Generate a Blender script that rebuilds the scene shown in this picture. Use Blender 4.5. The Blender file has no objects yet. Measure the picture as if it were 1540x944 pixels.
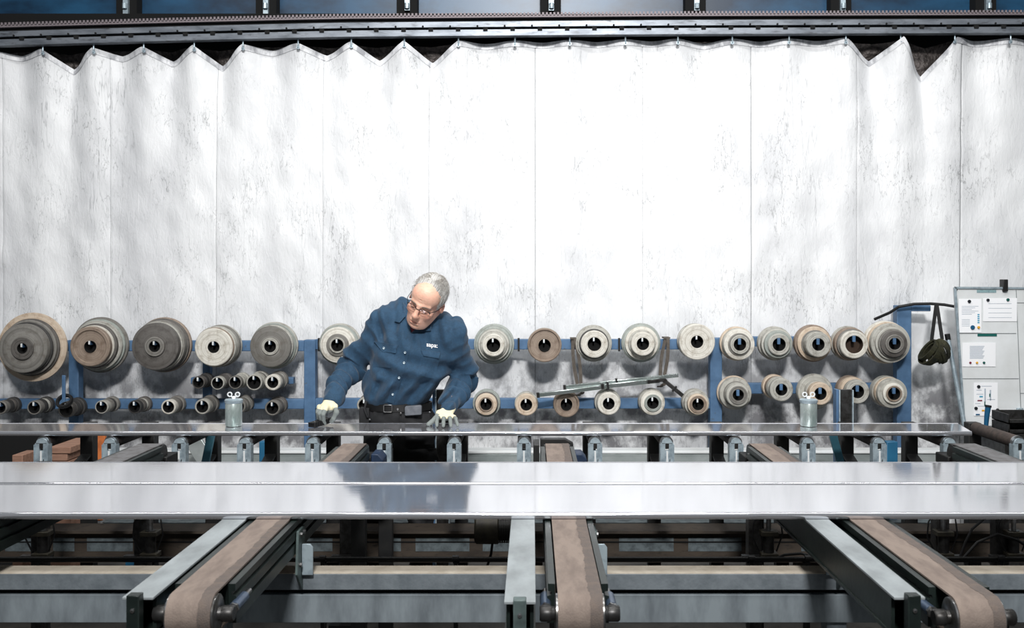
import bpy, bmesh, math, random
import numpy as np
from mathutils import Vector, Matrix
random.seed(7); rng = np.random.RandomState(11)
SC = bpy.context.scene
PI = math.pi

# ------------------------------------------------------------------ camera, world, lights, exposure
CZ = 1.575; F = 1500.0; VX = 800.0; VY = 420.0
cam_d = bpy.data.cameras.new('camera'); cam = bpy.data.objects.new('camera', cam_d)
SC.collection.objects.link(cam); SC.camera = cam
cam.location = (0, 0, CZ); cam.rotation_euler = (PI/2, 0, 0)
cam_d.sensor_width = 36; cam_d.lens = F/1540*36
cam_d.shift_x = -30/1540; cam_d.shift_y = -52/1540
cam_d.dof.use_dof = True; cam_d.dof.focus_distance = 4.65; cam_d.dof.aperture_fstop = 8.0
w = bpy.data.worlds.new('world'); SC.world = w; w.use_nodes = True
w.node_tree.nodes['Background'].inputs[0].default_value = (0.85, 0.93, 1.0, 1)
w.node_tree.nodes['Background'].inputs[1].default_value = 0.13
def area(name, loc, target, sx, sy, power, col=(1, 1, 1)):
    d = bpy.data.lights.new(name, 'AREA'); d.shape = 'RECTANGLE'; d.size = sx; d.size_y = sy
    d.energy = power; d.color = col
    o = bpy.data.objects.new(name, d); SC.collection.objects.link(o); o.location = loc
    o.rotation_euler = (Vector(target)-Vector(loc)).to_track_quat('-Z', 'Y').to_euler()
    return o
k_ = area('hall_floodlight', (0.25, -4.0, 6.7), (0.15, 6.2, 1.75), 1.3, 0.7, 185, (1.0, 0.985, 0.97)); k_.data.spread = math.radians(76)
area('overhead_light', (0.1, 1.6, 4.6), (0.1, 5.6, 1.2), 2.6, 0.5, 80, (1.0, 0.985, 0.965))  # wide overhead fill light added to lift the foreground
area('lip_highlight_strip', (0.0, 3.5, 4.9), (0.0, 3.5001, 0.0), 7.0, 0.32, 120, (1.0, 0.99, 0.97))  # long light added overhead so the profile lips show a bright line
area('overhead_light', (1.05, 4.9, 5.0), (1.05, 4.8, 0.0), 0.35, 0.25, 20, (1.0, 0.99, 0.97))
SC.view_settings.view_transform = 'Standard'; SC.view_settings.look = 'None'
SC.view_settings.exposure = 0.0; SC.view_settings.gamma = 1.0
SC.view_settings.use_curve_mapping = False

# ------------------------------------------------------------------ helpers
def P(px, py, Y): return ((px-VX)/F*Y, Y, CZ-(py-VY)/F*Y)
def PX(px, Y): return (px-VX)/F*Y
def PZ(py, Y): return CZ-(py-VY)/F*Y
def rgb(r, g, b):
    f = lambda c: (c/255/12.92 if c/255 <= 0.04045 else ((c/255+0.055)/1.055)**2.4)
    return (f(r), f(g), f(b), 1)
def N(nt, typ, **kw):
    n = nt.nodes.new(typ)
    for k, v in kw.items():
        if k in n.inputs: n.inputs[k].default_value = v
        else: setattr(n, k, v)
    return n
def mat(name, col, rough=0.5, metal=0.0, col2=None, scale=8, stretch=(1, 1, 1), lo=0.4, hi=0.65, bump=0.0, bscale=60,
        rvar=0.0, attr=None, trans=0.0, ior=1.45, coat=0.0, col3=None, scale3=30, lo3=0.55, hi3=0.75, bdist=0.004, sheen=0.0):
    m = bpy.data.materials.new(name); m.use_nodes = True; nt = m.node_tree; L = nt.links.new
    b = nt.nodes['Principled BSDF']
    b.inputs['Base Color'].default_value = col; b.inputs['Roughness'].default_value = rough
    b.inputs['Metallic'].default_value = metal; b.inputs['Transmission Weight'].default_value = trans
    b.inputs['IOR'].default_value = ior; b.inputs['Coat Weight'].default_value = coat
    b.inputs['Sheen Weight'].default_value = sheen
    tc = N(nt, 'ShaderNodeTexCoord'); mp = N(nt, 'ShaderNodeMapping'); mp.inputs['Scale'].default_value = stretch
    L(tc.outputs['Object'], mp.inputs['Vector'])
    cur = None
    if attr:
        a = N(nt, 'ShaderNodeAttribute', attribute_name=attr); cur = a.outputs['Color']
    def layer(cur, c2, sc, l, h):
        nz = N(nt, 'ShaderNodeTexNoise', Scale=sc, Detail=5.0, Roughness=0.6); L(mp.outputs[0], nz.inputs['Vector'])
        mr = N(nt, 'ShaderNodeMapRange'); mr.inputs[1].default_value = l; mr.inputs[2].default_value = h
        L(nz.outputs['Fac'], mr.inputs[0])
        mx = N(nt, 'ShaderNodeMix', data_type='RGBA')
        L(mr.outputs[0], mx.inputs[0])
        if cur is None: mx.inputs[6].default_value = col
        else: L(cur, mx.inputs[6])
        mx.inputs[7].default_value = c2
        return mx.outputs[2], mr.outputs[0]
    fac = None
    if col2: cur, fac = layer(cur, col2, scale, lo, hi)
    if col3: cur, _ = layer(cur, col3, scale3, lo3, hi3)
    if cur is not None: L(cur, b.inputs['Base Color'])
    if rvar and fac is not None:
        ma = N(nt, 'ShaderNodeMath', operation='MULTIPLY_ADD'); L(fac, ma.inputs[0])
        ma.inputs[1].default_value = rvar; ma.inputs[2].default_value = rough; L(ma.outputs[0], b.inputs['Roughness'])
    if bump:
        nz = N(nt, 'ShaderNodeTexNoise', Scale=bscale, Detail=4.0); L(mp.outputs[0], nz.inputs['Vector'])
        bp = N(nt, 'ShaderNodeBump', Strength=bump, Distance=bdist); L(nz.outputs['Fac'], bp.inputs['Height'])
        L(bp.outputs[0], b.inputs['Normal'])
    return m

def face_ring_mat(name, col, col2, dirt):
    """worn disc: concentric turning marks (radius in object XZ) plus dirt patches"""
    m = bpy.data.materials.new(name); m.use_nodes = True; nt = m.node_tree; L = nt.links.new
    b = nt.nodes['Principled BSDF']; b.inputs['Roughness'].default_value = 0.62
    tc = N(nt, 'ShaderNodeTexCoord'); sp = N(nt, 'ShaderNodeSeparateXYZ'); L(tc.outputs['Object'], sp.inputs[0])
    cb = N(nt, 'ShaderNodeCombineXYZ'); L(sp.outputs[0], cb.inputs[0]); L(sp.outputs[2], cb.inputs[1])
    ln = N(nt, 'ShaderNodeVectorMath', operation='LENGTH'); L(cb.outputs[0], ln.inputs[0])
    cr = N(nt, 'ShaderNodeCombineXYZ'); L(ln.outputs['Value'], cr.inputs[0])
    m2 = N(nt, 'ShaderNodeMath', operation='MULTIPLY'); L(sp.outputs[1], m2.inputs[0]); m2.inputs[1].default_value = 1.6
    L(m2.outputs[0], cr.inputs[1])
    nz = N(nt, 'ShaderNodeTexNoise', Scale=120.0, Detail=4.0, Roughness=0.7); L(cr.outputs[0], nz.inputs['Vector'])
    mr = N(nt, 'ShaderNodeMapRange'); mr.inputs[1].default_value = 0.36; mr.inputs[2].default_value = 0.66; L(nz.outputs['Fac'], mr.inputs[0])
    mx = N(nt, 'ShaderNodeMix', data_type='RGBA'); mx.inputs[6].default_value = col; mx.inputs[7].default_value = col2; L(mr.outputs[0], mx.inputs[0])
    n2 = N(nt, 'ShaderNodeTexNoise', Scale=26.0, Detail=6.0, Roughness=0.65); L(tc.outputs['Object'], n2.inputs['Vector'])
    r2 = N(nt, 'ShaderNodeMapRange'); r2.inputs[1].default_value = 0.48; r2.inputs[2].default_value = 0.72; L(n2.outputs['Fac'], r2.inputs[0])
    mm = N(nt, 'ShaderNodeMath', operation='MULTIPLY'); L(r2.outputs[0], mm.inputs[0]); mm.inputs[1].default_value = 0.75
    mx2 = N(nt, 'ShaderNodeMix', data_type='RGBA'); L(mx.outputs[2], mx2.inputs[6]); mx2.inputs[7].default_value = dirt; L(mm.outputs[0], mx2.inputs[0])
    L(mx2.outputs[2], b.inputs['Base Color'])
    bp = N(nt, 'ShaderNodeBump', Strength=0.35, Distance=0.002); L(nz.outputs['Fac'], bp.inputs['Height']); L(bp.outputs[0], b.inputs['Normal'])
    return m

ORIG = {}
class MB:
    def __init__(s): s.v = []; s.f = []
    def add(s, vs, fs):
        n = len(s.v); s.v += [tuple(v) for v in vs]; s.f += [tuple(i+n for i in f) for f in fs]; return s
    def box(s, x0, x1, y0, y1, z0, z1, R=None, c=None):
        vs = [(x, y, z) for x in (x0, x1) for y in (y0, y1) for z in (z0, z1)]
        if R is not None:
            cc = Vector(c) if c else Vector(((x0+x1)/2, (y0+y1)/2, (z0+z1)/2))
            vs = [tuple(R @ (Vector(v)-cc)+cc) for v in vs]
        return s.add(vs, [(0, 1, 3, 2), (4, 6, 7, 5), (0, 4, 5, 1), (2, 3, 7, 6), (0, 2, 6, 4), (1, 5, 7, 3)])
    def bar(s, p0, p1, w, h, up=(0, 0, 1)):
        """box beam along p0-p1, w across, h along up"""
        p0 = Vector(p0); p1 = Vector(p1); d = (p1-p0).normalized(); u = Vector(up)
        sd = d.cross(u).normalized(); u = sd.cross(d).normalized()
        vs = [p+sd*a*w/2+u*b*h/2 for p in (p0, p1) for a in (-1, 1) for b in (-1, 1)]
        return s.add(vs, [(0, 1, 3, 2), (4, 6, 7, 5), (0, 4, 5, 1), (2, 3, 7, 6), (0, 2, 6, 4), (1, 5, 7, 3)])
    def tube(s, pts, r, n=12, cap=True):
        pts = [Vector(p) for p in pts]; rs = r if isinstance(r, (list, tuple)) else [r]*len(pts)
        t0 = (pts[1]-pts[0]).normalized(); u = t0.orthogonal().normalized(); vs = []; k = len(pts)
        for i, p in enumerate(pts):
            t = (pts[min(i+1, k-1)]-pts[max(i-1, 0)]).normalized()
            u = (u-t*u.dot(t)).normalized(); v = t.cross(u)
            for j in range(n):
                a = 2*PI*j/n; vs.append(p+(u*math.cos(a)+v*math.sin(a))*rs[i])
        fs = [(i*n+j, i*n+(j+1) % n, (i+1)*n+(j+1) % n, (i+1)*n+j) for i in range(k-1) for j in range(n)]
        if cap: fs += [tuple(range(n-1, -1, -1)), tuple(range((k-1)*n, k*n))]
        return s.add(vs, fs)
    def lathe(s, c, axis, prof, n=48, close=False):
        """prof: (radius, distance along axis)"""
        c = Vector(c); a = Vector(axis).normalized(); u = a.orthogonal().normalized(); v = a.cross(u); vs = []
        for r, t in prof:
            for j in range(n):
                g = 2*PI*j/n; vs.append(c+a*t+(u*math.cos(g)+v*math.sin(g))*max(r, 1e-5))
        k = len(prof); rr = k if close else k-1
        fs = [(i*n+j, i*n+(j+1) % n, ((i+1) % k)*n+(j+1) % n, ((i+1) % k)*n+j) for i in range(rr) for j in range(n)]
        return s.add(vs, fs)
    def prism(s, poly, axis, a0, a1):
        """poly 2D; axis 'x','y','z' extrude a0..a1"""
        def mk(p, a):
            return {'x': (a, p[0], p[1]), 'y': (p[0], a, p[1]), 'z': (p[0], p[1], a)}[axis]
        n = len(poly); vs = [mk(p, a0) for p in poly]+[mk(p, a1) for p in poly]
        return s.add(vs, [tuple(range(n)), tuple(range(2*n-1, n-1, -1))]+[(i, (i+1) % n, n+(i+1) % n, n+i) for i in range(n)])
    def build(s, name, m, parent=None, bevel=0, seg=2, smooth=False, label=None, kind=None, origin=None):
        me = bpy.data.meshes.new(name)
        po = ORIG.get(parent.name, Vector((0, 0, 0))) if parent else Vector((0, 0, 0))
        o3 = Vector(origin) if origin is not None else po
        me.from_pydata([tuple(Vector(v)-o3) for v in s.v], [], s.f)
        bm = bmesh.new(); bm.from_mesh(me); bmesh.ops.recalc_face_normals(bm, faces=bm.faces); bm.to_mesh(me); bm.free()
        o = bpy.data.objects.new(name, me); SC.collection.objects.link(o)
        if m: me.materials.append(m)
        if parent: o.parent = parent; o.location = o3-po
        else: o.location = o3
        ORIG[o.name] = o3
        if bevel:
            b = o.modifiers.new('bevel', 'BEVEL'); b.width = bevel; b.segments = seg; b.limit_method = 'ANGLE'; b.angle_limit = 0.6
        if smooth or bevel:
            for p in me.polygons: p.use_smooth = True
            try: me.set_sharp_from_angle(angle=0.7 if not bevel else 0.9)
            except Exception: pass
        if label: o['label'] = label
        if kind: o['kind'] = kind
        return o
def thing(name, label, cat, loc=(0, 0, 0), group=None):
    o = bpy.data.objects.new(name, None); SC.collection.objects.link(o); o.location = loc
    o.empty_display_size = 0.05; ORIG[o.name] = Vector(loc); o['label'] = label; o['category'] = cat
    if group: o['group'] = group
    return o
def tag(o, label, cat, group=None, kind=None):
    o['label'] = label; o['category'] = cat
    if group: o['group'] = group
    if kind: o['kind'] = kind
    return o
def struct(o): o['kind'] = 'structure'; return o
def kids(o): return [c for c in bpy.data.objects if c.parent == o]
def dup(root, loc, label=None, group=None):
    r = root.copy(); SC.collection.objects.link(r); r.location = loc; ORIG[r.name] = Vector(loc)
    if label: r['label'] = label
    if group: r['group'] = group
    for ch in kids(root):
        c = ch.copy(); SC.collection.objects.link(c); c.parent = r
        for g in kids(ch):
            d = g.copy(); SC.collection.objects.link(d); d.parent = c
    return r
def mesh_np(name, V, Q, m, parent=None, smooth=True, origin=None):
    me = bpy.data.meshes.new(name)
    po = ORIG.get(parent.name, Vector((0, 0, 0))) if parent else Vector((0, 0, 0))
    o3 = np.array(origin if origin is not None else po)
    V = np.asarray(V, float)-o3
    me.vertices.add(len(V)); me.vertices.foreach_set('co', V.astype(np.float32).ravel())
    nq = len(Q); me.loops.add(nq*4); me.loops.foreach_set('vertex_index', np.asarray(Q, np.int32).ravel())
    me.polygons.add(nq); me.polygons.foreach_set('loop_start', np.arange(0, nq*4, 4, dtype=np.int32))
    try: me.polygons.foreach_set('loop_total', np.full(nq, 4, np.int32))
    except Exception: pass
    me.polygons.foreach_set('use_smooth', np.full(nq, smooth)); me.update(calc_edges=True); me.validate()
    o = bpy.data.objects.new(name, me); SC.collection.objects.link(o); me.materials.append(m)
    if parent: o.parent = parent; o.location = Vector(o3)-po
    else: o.location = Vector(o3)
    ORIG[o.name] = Vector(o3)
    return o
def snoise(seed, n=14, f=1.0):
    r = np.random.RandomState(seed); K = r.normal(size=(n, 3)); K /= np.linalg.norm(K, axis=1)[:, None]
    K *= (f*r.uniform(0.6, 1.5, n))[:, None]; ph = r.uniform(0, 6.28, n)
    def fn(x, y, z):
        s = 0
        for k, p in zip(K, ph): s = s+np.sin(x*k[0]+y*k[1]+z*k[2]+p)
        return s/math.sqrt(n/2)
    return fn

# ------------------------------------------------------------------ materials
M = {}
M['blue'] = mat('rack_blue_paint', rgb(80, 112, 146), 0.5, 0, rgb(62, 92, 124), 9, bump=0.1, bscale=200, col3=rgb(80, 84, 88), scale3=22, lo3=0.66, hi3=0.74)
M['blue_dark'] = mat('dull_blue_paint', rgb(36, 98, 132), 0.45, 0, rgb(26, 76, 108), 3)
M['teal'] = mat('teal_paint', rgb(96, 158, 180), 0.45, 0, rgb(76, 134, 156), 8)
M['black'] = mat('black_steel', rgb(24, 25, 26), 0.55, 0.2, rgb(34, 34, 33), 12)
M['green_black'] = mat('green_black_steel', rgb(27, 35, 34), 0.38, 0.3, rgb(38, 48, 45), 10, (1, 1, 1), bump=0.08)
M['green_grey'] = mat('green_grey_paint', rgb(90, 105, 104), 0.5, 0.1, rgb(60, 70, 70), 14)
M['galv'] = mat('galvanised_steel', rgb(176, 192, 200), 0.42, 0.45, rgb(140, 155, 165), 30, bump=0.1)
M['rail'] = mat('grey_painted_rail', rgb(152, 159, 162), 0.55, 0.0, rgb(122, 128, 130), 9, (1, .4, 1), bump=0.15, col3=rgb(120, 118, 100), scale3=5, lo3=0.58, hi3=0.72)
M['beam_top'] = mat('dusty_beige_beam_top', rgb(206, 197, 182), 0.8, 0, rgb(184, 174, 158), 14)
M['beam'] = mat('grey_beam', rgb(118, 126, 132), 0.6, 0.1, rgb(96, 104, 110), 16, (1, 1, 1), bump=0.15, bscale=150)
M['beam2'] = mat('light_grey_beam', rgb(136, 146, 152), 0.55, 0.15, rgb(104, 112, 118), 6, (2, 1, .6), bump=0.1)
M['belt'] = mat('brown_felt_belt', rgb(134, 121, 112), 0.9, 0, rgb(114, 102, 95), 30, (1, .3, 1), bump=0.5, bscale=260, bdist=.002)
M['belt_edge'] = mat('worn_belt_edge', rgb(96, 88, 84), 0.9, 0, rgb(106, 95, 88), 40, bump=0.4, bscale=300)
M['belt_grey'] = mat('grey_felt_belt', rgb(112, 112, 114), 0.9, 0, rgb(92, 90, 90), 30, bump=0.4, bscale=260)
M['steel'] = mat('turned_steel', rgb(150, 152, 155), 0.3, 0.9, rgb(110, 108, 104), 30)
M['dark_steel'] = mat('oily_steel', rgb(70, 70, 70), 0.4, 0.7, rgb(44, 42, 40), 30)
M['tension'] = mat('blue_grey_cylinder', rgb(86, 104, 128), 0.35, 0.5, rgb(70, 84, 104), 20)
M['roller'] = mat('brown_roller_sleeve', rgb(74, 62, 56), 0.7, 0, rgb(50, 42, 38), 30, bump=0.4)
M['rust'] = mat('rusty_brown_beam', rgb(66, 58, 50), 0.75, 0.1, rgb(46, 40, 35), 5, (1, 1, 3), col3=rgb(30, 27, 25), scale3=16)
M['patch'] = mat('grey_blue', rgb(92, 102, 106), 0.7, 0, rgb(64, 72, 76), 26)
M['wood'] = mat('raw_board', rgb(150, 116, 98), 0.8, 0, rgb(128, 96, 80), 8, (1, 6, 8))
M['orange'] = mat('orange_brown_board', rgb(178, 100, 48), 0.7, 0, rgb(150, 80, 36), 30)
M['white'] = mat('white_enamel', rgb(222, 226, 228), 0.35, 0, rgb(205, 208, 208), 3)
M['paper'] = mat('paper', rgb(240, 242, 245), 0.7)
M['ink'] = mat('grey_print', rgb(168, 178, 190), 0.7)
M['line'] = mat('thin_grey_rule', rgb(130, 136, 138), 0.6)
M['label_green'] = mat('dark_green_label', rgb(14, 92, 86), 0.5)
M['label_grey'] = mat('grey_green_label', rgb(140, 168, 172), 0.5, 0, rgb(110, 136, 142), 60)
M['m_black'] = mat('black_magnet', rgb(22, 28, 34), 0.4)
M['m_blue'] = mat('blue_magnet', rgb(24, 84, 120), 0.4)
M['m_yellow'] = mat('yellow_magnet', rgb(222, 165, 50), 0.4)
M['m_green'] = mat('green_magnet', rgb(16, 84, 76), 0.4)
M['m_red'] = mat('maroon_magnet', rgb(120, 40, 60), 0.4)
M['m_cyan'] = mat('cyan_mark', rgb(80, 160, 190), 0.5)
M['webbing'] = mat('grey_brown_webbing', rgb(92, 86, 80), 0.9, 0, rgb(74, 68, 62), 60)
M['olive'] = mat('dark_olive_webbing', rgb(54, 54, 34), 0.85, 0, rgb(30, 32, 24), 25, bump=0.6, bscale=300)
M['rubber'] = mat('black_rubber', rgb(18, 18, 19), 0.5)
M['alu_bar'] = mat('polished_bar', rgb(205, 212, 212), 0.18, 0.85, rgb(170, 186, 180), 12, (.3, 1, 1))
M['track'] = mat('grey_track', rgb(120, 126, 134), 0.4, 0.4, rgb(88, 94, 102), 5, (1, 1, 4), col3=rgb(60, 62, 66), scale3=12)
M['track_top'] = mat('toothed_track', rgb(120, 112, 116), 0.6, 0.3)
M['void'] = mat('near_black', rgb(10, 11, 12), 0.9)  # flat near-black for the back wall, webs and joints
M['overhead'] = mat('overhead_blue_panel', rgb(30, 78, 112), 0.35, 0.0, rgb(14, 42, 66), 1.3, (1, 1, 2), lo=0.42, hi=0.62, bump=0.05, bscale=8)
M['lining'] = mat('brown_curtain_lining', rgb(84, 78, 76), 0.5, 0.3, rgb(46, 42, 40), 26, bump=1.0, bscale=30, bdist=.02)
M['floor'] = mat('dark_concrete', rgb(70, 68, 65), 0.65, 0, rgb(46, 45, 44), 3, col3=rgb(32, 31, 30), scale3=9)
M['trunk'] = mat('pale_metal_trunking', rgb(196, 204, 204), 0.35, 0.5, rgb(150, 160, 160), 4, (.6, 1, 1))
M['motor'] = mat('olive_grey_motor', rgb(60, 56, 46), 0.5, 0.2, rgb(38, 36, 32), 20)
M['glassy'] = mat('clouded_steel_jar', rgb(196, 206, 204), 0.22, 0.55, rgb(130, 146, 142), 14, (1, 1, .4), rvar=0.15)
M['bore_shade'] = mat('painted_bore_shade', rgb(4, 4, 4), 0.9)  # near-black colour puts the shade inside the bores
M['hole_rust'] = mat('rust_tinted_bore', rgb(60, 46, 36), 0.8)
# curtain: white plastic sheeting with grey creases and scuffs
def curtain_mat():
    m = bpy.data.materials.new('creased_white_sheeting'); m.use_nodes = True; nt = m.node_tree; L = nt.links.new
    b = nt.nodes['Principled BSDF']; b.inputs['Roughness'].default_value = 0.5
    tc = N(nt, 'ShaderNodeTexCoord')
    def nz(stretch, rot, sc, det, rough=0.6, dist=0.0):
        mp = N(nt, 'ShaderNodeMapping'); mp.inputs['Scale'].default_value = stretch; mp.inputs['Rotation'].default_value = (0, rot, 0)
        L(tc.outputs['Object'], mp.inputs['Vector'])
        n = N(nt, 'ShaderNodeTexNoise', Scale=sc, Detail=det, Roughness=rough, Distortion=dist); L(mp.outputs[0], n.inputs['Vector']); return n.outputs['Fac']
    def rg(f, a, c, k=1.0):
        mr = N(nt, 'ShaderNodeMapRange'); mr.inputs[1].default_value = a; mr.inputs[2].default_value = c; mr.inputs[4].default_value = k; L(f, mr.inputs[0]); return mr.outputs[0]
    def mul(a, c):
        x = N(nt, 'ShaderNodeMath', operation='MULTIPLY'); L(a, x.inputs[0]); L(c, x.inputs[1]); return x.outputs[0]
    def ridge(f, wd, k):
        s = N(nt, 'ShaderNodeMath', operation='SUBTRACT'); L(f, s.inputs[0]); s.inputs[1].default_value = 0.5
        a = N(nt, 'ShaderNodeMath', operation='ABSOLUTE'); L(s.outputs[0], a.inputs[0])
        mr = N(nt, 'ShaderNodeMapRange'); mr.inputs[1].default_value = 0; mr.inputs[2].default_value = wd
        mr.inputs[3].default_value = k; mr.inputs[4].default_value = 0; L(a.outputs[0], mr.inputs[0]); return mr.outputs[0]
    base = N(nt, 'ShaderNodeMix', data_type='RGBA'); base.inputs[6].default_value = rgb(226, 228, 230); base.inputs[7].default_value = rgb(204, 206, 209)
    L(rg(nz((1, 1, .35), 0.0, 2.2, 4), .42, .66), base.inputs[0])
    cur = base.outputs[2]
    def over(cur, fac, col):
        x = N(nt, 'ShaderNodeMix', data_type='RGBA'); L(cur, x.inputs[6]); x.inputs[7].default_value = col; L(fac, x.inputs[0]); return x.outputs[2]
    # thin diagonal crease marks, both ways, only in patches
    patchy = rg(nz((1, 1, .7), 0, 3.5, 4), .46, .62)
    f1 = ridge(nz((3.2, 1, .7), 0.6, 5.0, 4, .5, .15), .010, .6)
    f2 = ridge(nz((3.2, 1, .7), -0.5, 6.0, 4, .5, .15), .010, .6)
    f3 = ridge(nz((3.0, 1, .35), 0.05, 3.5, 4, .5, .1), .008, .5)
    cur = over(cur, mul(f1, patchy), rgb(120, 122, 124)); cur = over(cur, mul(f2, patchy), rgb(126, 128, 130))
    cur = over(cur, mul(f3, rg(nz((1, 1, .3), 0, 2.0, 2), .48, .6)), rgb(136, 138, 142))
    # small scuffs
    cur = over(cur, mul(rg(nz((2, 1, 1), .5, 34, 3), .60, .72, .55), patchy), rgb(128, 130, 132))
    # dirt growing towards the bottom of the sheet, where it brushes the rack and floor
    sp = N(nt, 'ShaderNodeSeparateXYZ'); L(tc.outputs['Object'], sp.inputs[0])
    low = N(nt, 'ShaderNodeMapRange'); low.inputs[1].default_value = 1.28; low.inputs[2].default_value = 0.8; low.inputs[3].default_value = 0; low.inputs[4].default_value = 1; L(sp.outputs[2], low.inputs[0])
    cur = over(cur, mul(rg(nz((1, 1, .8), .3, 5.5, 6, .65), .44, .58, .9), low.outputs[0]), rgb(112, 112, 116))
    L(cur, b.inputs['Base Color'])
    h = N(nt, 'ShaderNodeMath', operation='ADD'); L(nz((1.8, 1, .7), .6, 16, 5, .6, .8), h.inputs[0]); L(nz((1.8, 1, .6), -.5, 22, 4, .6, .8), h.inputs[1])
    bp = N(nt, 'ShaderNodeBump', Strength=0.30, Distance=0.012); L(h.outputs[0], bp.inputs['Height']); L(bp.outputs[0], b.inputs['Normal'])
    return m
M['curtain'] = curtain_mat()
M['seam'] = mat('seam_tape', rgb(150, 153, 156), .7)
M['navy'] = mat('navy_casting', rgb(30, 50, 78), .5, 0, rgb(22, 38, 60), 20)
M['hem'] = mat('silvery_hem', rgb(222, 224, 227), 0.45, 0.05, rgb(165, 167, 172), 12, (1.5, 1, .7), lo=.45, hi=.6, bump=0.6, bscale=30)
def alu_mat(name, rough):
    m = bpy.data.materials.new(name); m.use_nodes = True; nt = m.node_tree; L = nt.links.new
    b = nt.nodes['Principled BSDF']; b.inputs['Metallic'].default_value = 0.85
    b.inputs['Base Color'].default_value = rgb(214, 216, 222)
    tc = N(nt, 'ShaderNodeTexCoord'); mp = N(nt, 'ShaderNodeMapping'); mp.inputs['Scale'].default_value = (.25, 40, 40)
    L(tc.outputs['Object'], mp.inputs['Vector'])
    n = N(nt, 'ShaderNodeTexNoise', Scale=1.6, Detail=5.0, Roughness=0.7); L(mp.outputs[0], n.inputs['Vector'])
    mr = N(nt, 'ShaderNodeMapRange'); mr.inputs[1].default_value = .3; mr.inputs[2].default_value = .7
    mr.inputs[3].default_value = rough*.7; mr.inputs[4].default_value = rough*1.4; L(n.outputs['Fac'], mr.inputs[0]); L(mr.outputs[0], b.inputs['Roughness'])
    cr = N(nt, 'ShaderNodeMix', data_type='RGBA'); cr.inputs[6].default_value = rgb(214, 215, 222); cr.inputs[7].default_value = rgb(232, 233, 237)
    L(n.outputs['Fac'], cr.inputs[0]); L(cr.outputs[2], b.inputs['Base Color'])
    bp = N(nt, 'ShaderNodeBump', Strength=0.14, Distance=0.0004); L(n.outputs['Fac'], bp.inputs['Height']); L(bp.outputs[0], b.inputs['Normal'])
    return m
M['alu'] = alu_mat('brushed_aluminium', 0.085); M['alu_far'] = alu_mat('bright_aluminium', 0.07)

# ------------------------------------------------------------------ setting
struct(MB().box(-6, 6, -1.5, 7.9, -0.1, 0).build('floor', M['floor']))
struct(MB().box(-6, 6, 7.6, 7.75, 0, 5.2).build('wall_back', M['void']))

# overhead crane girder above the curtain
g = thing('overhead_girder', 'dark blue panelled girder with black uprights above the curtain track', 'girder', (0, 7.0, 3.4))
gp = [-60, 190, 400, 612, 828, 1046, 1265, 1483, 1700]
for a, b_ in zip(gp[:-1], gp[1:]):
    MB().box(PX(a+4, 7.0), PX(b_-4, 7.0), 7.0, 7.04, 3.40, 4.0).build('girder_panel', M['overhead'], g)
for i, q in enumerate(gp[1:-1]):
    x = PX(q, 6.9)
    MB().box(x-.072, x+.072, 6.9, 7.0, 3.40, 4.0).build('upright', M['void'], g, bevel=.004)
    h = MB().box(x-.012, x+.022, 6.87, 6.9, PZ(16-(i == 0)*0+6*(i < 2), 6.88), 3.9)
    h.tube([(x+.005, 6.86, PZ(14, 6.88)), (x+.005, 6.86, PZ(6, 6.88))], .016, 10)
    h.build('clip', M['galv'], g)
MB().box(PX(-80, 7.0), PX(1700, 7.0), 6.85, 7.06, 3.30, 3.40).build('bottom_flange', M['void'], g)

# curtain track
def ty(px): return 57-4.5*((px-500)/500.) if px < 500 and False else np.interp(px, [-100, 0, 250, 500, 1000, 1540, 1700], [74, 70, 63, 57, 53, 51, 50.5])
tr = thing('curtain_track', 'long grey double curtain track with toothed top strip', 'track', (0, 6.2, 3.1))
def strip(y_off0, y_off1, Y0, Y1, m, name):
    b = MB(); n = 24; xs = np.linspace(-100, 1700, n); vs = []
    for px in xs:
        z1 = PZ(ty(px)+y_off0, 6.2); z0 = PZ(ty(px)+y_off1, 6.2); x = PX(px, 6.2)
        vs += [(x, Y0, z0), (x, Y0, z1), (x, Y1, z1), (x, Y1, z0)]
    fs = [(4*i+j, 4*i+(j+1) % 4, 4*i+4+(j+1) % 4, 4*i+4+j) for i in range(n-1) for j in range(4)]+[(0, 1, 2, 3), (4*n-4, 4*n-3, 4*n-2, 4*n-1)]
    return b.add(vs, fs).build(name, m, tr)
strip(-9, 0, 6.17, 6.23, M['track'], 'lower_rail'); strip(-21, -13, 6.17, 6.23, M['track'], 'upper_rail')
strip(-13.2, -8.8, 6.195, 6.23, M['void'], 'web'); strip(-27, -21, 6.20, 6.24, M['void'], 'top_web'); strip(-31, -27, 6.17, 6.24, M['track_top'], 'rack_strip')
tb = MB()
for k in range(300):
    px = -40+k*5.6; x = PX(px, 6.18); z = PZ(ty(px)-33, 6.18); tb.box(x-.006, x+.006, 6.162, 6.172, z-.008, z+.008)
tb.build('teeth', M['track_top'], tr, kind='stuff')
for k in range(41):
    px = -20+k*41.0; x = PX(px, 6.17); z = PZ(ty(px)-16, 6.17)
    MB().lathe((x, 6.168, z), (0, -1, 0), [(0, .004), (.006, .004), (.006, 0)], 8).build('bolt', M['void'], tr)
    xx = PX(px+12, 6.17); zz = PZ(ty(px+12)-11, 6.17)
    MB().box(xx-.014, xx+.014, 6.162, 6.20, zz-.010, zz+.010).build('spacer', M['void'], tr)

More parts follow.
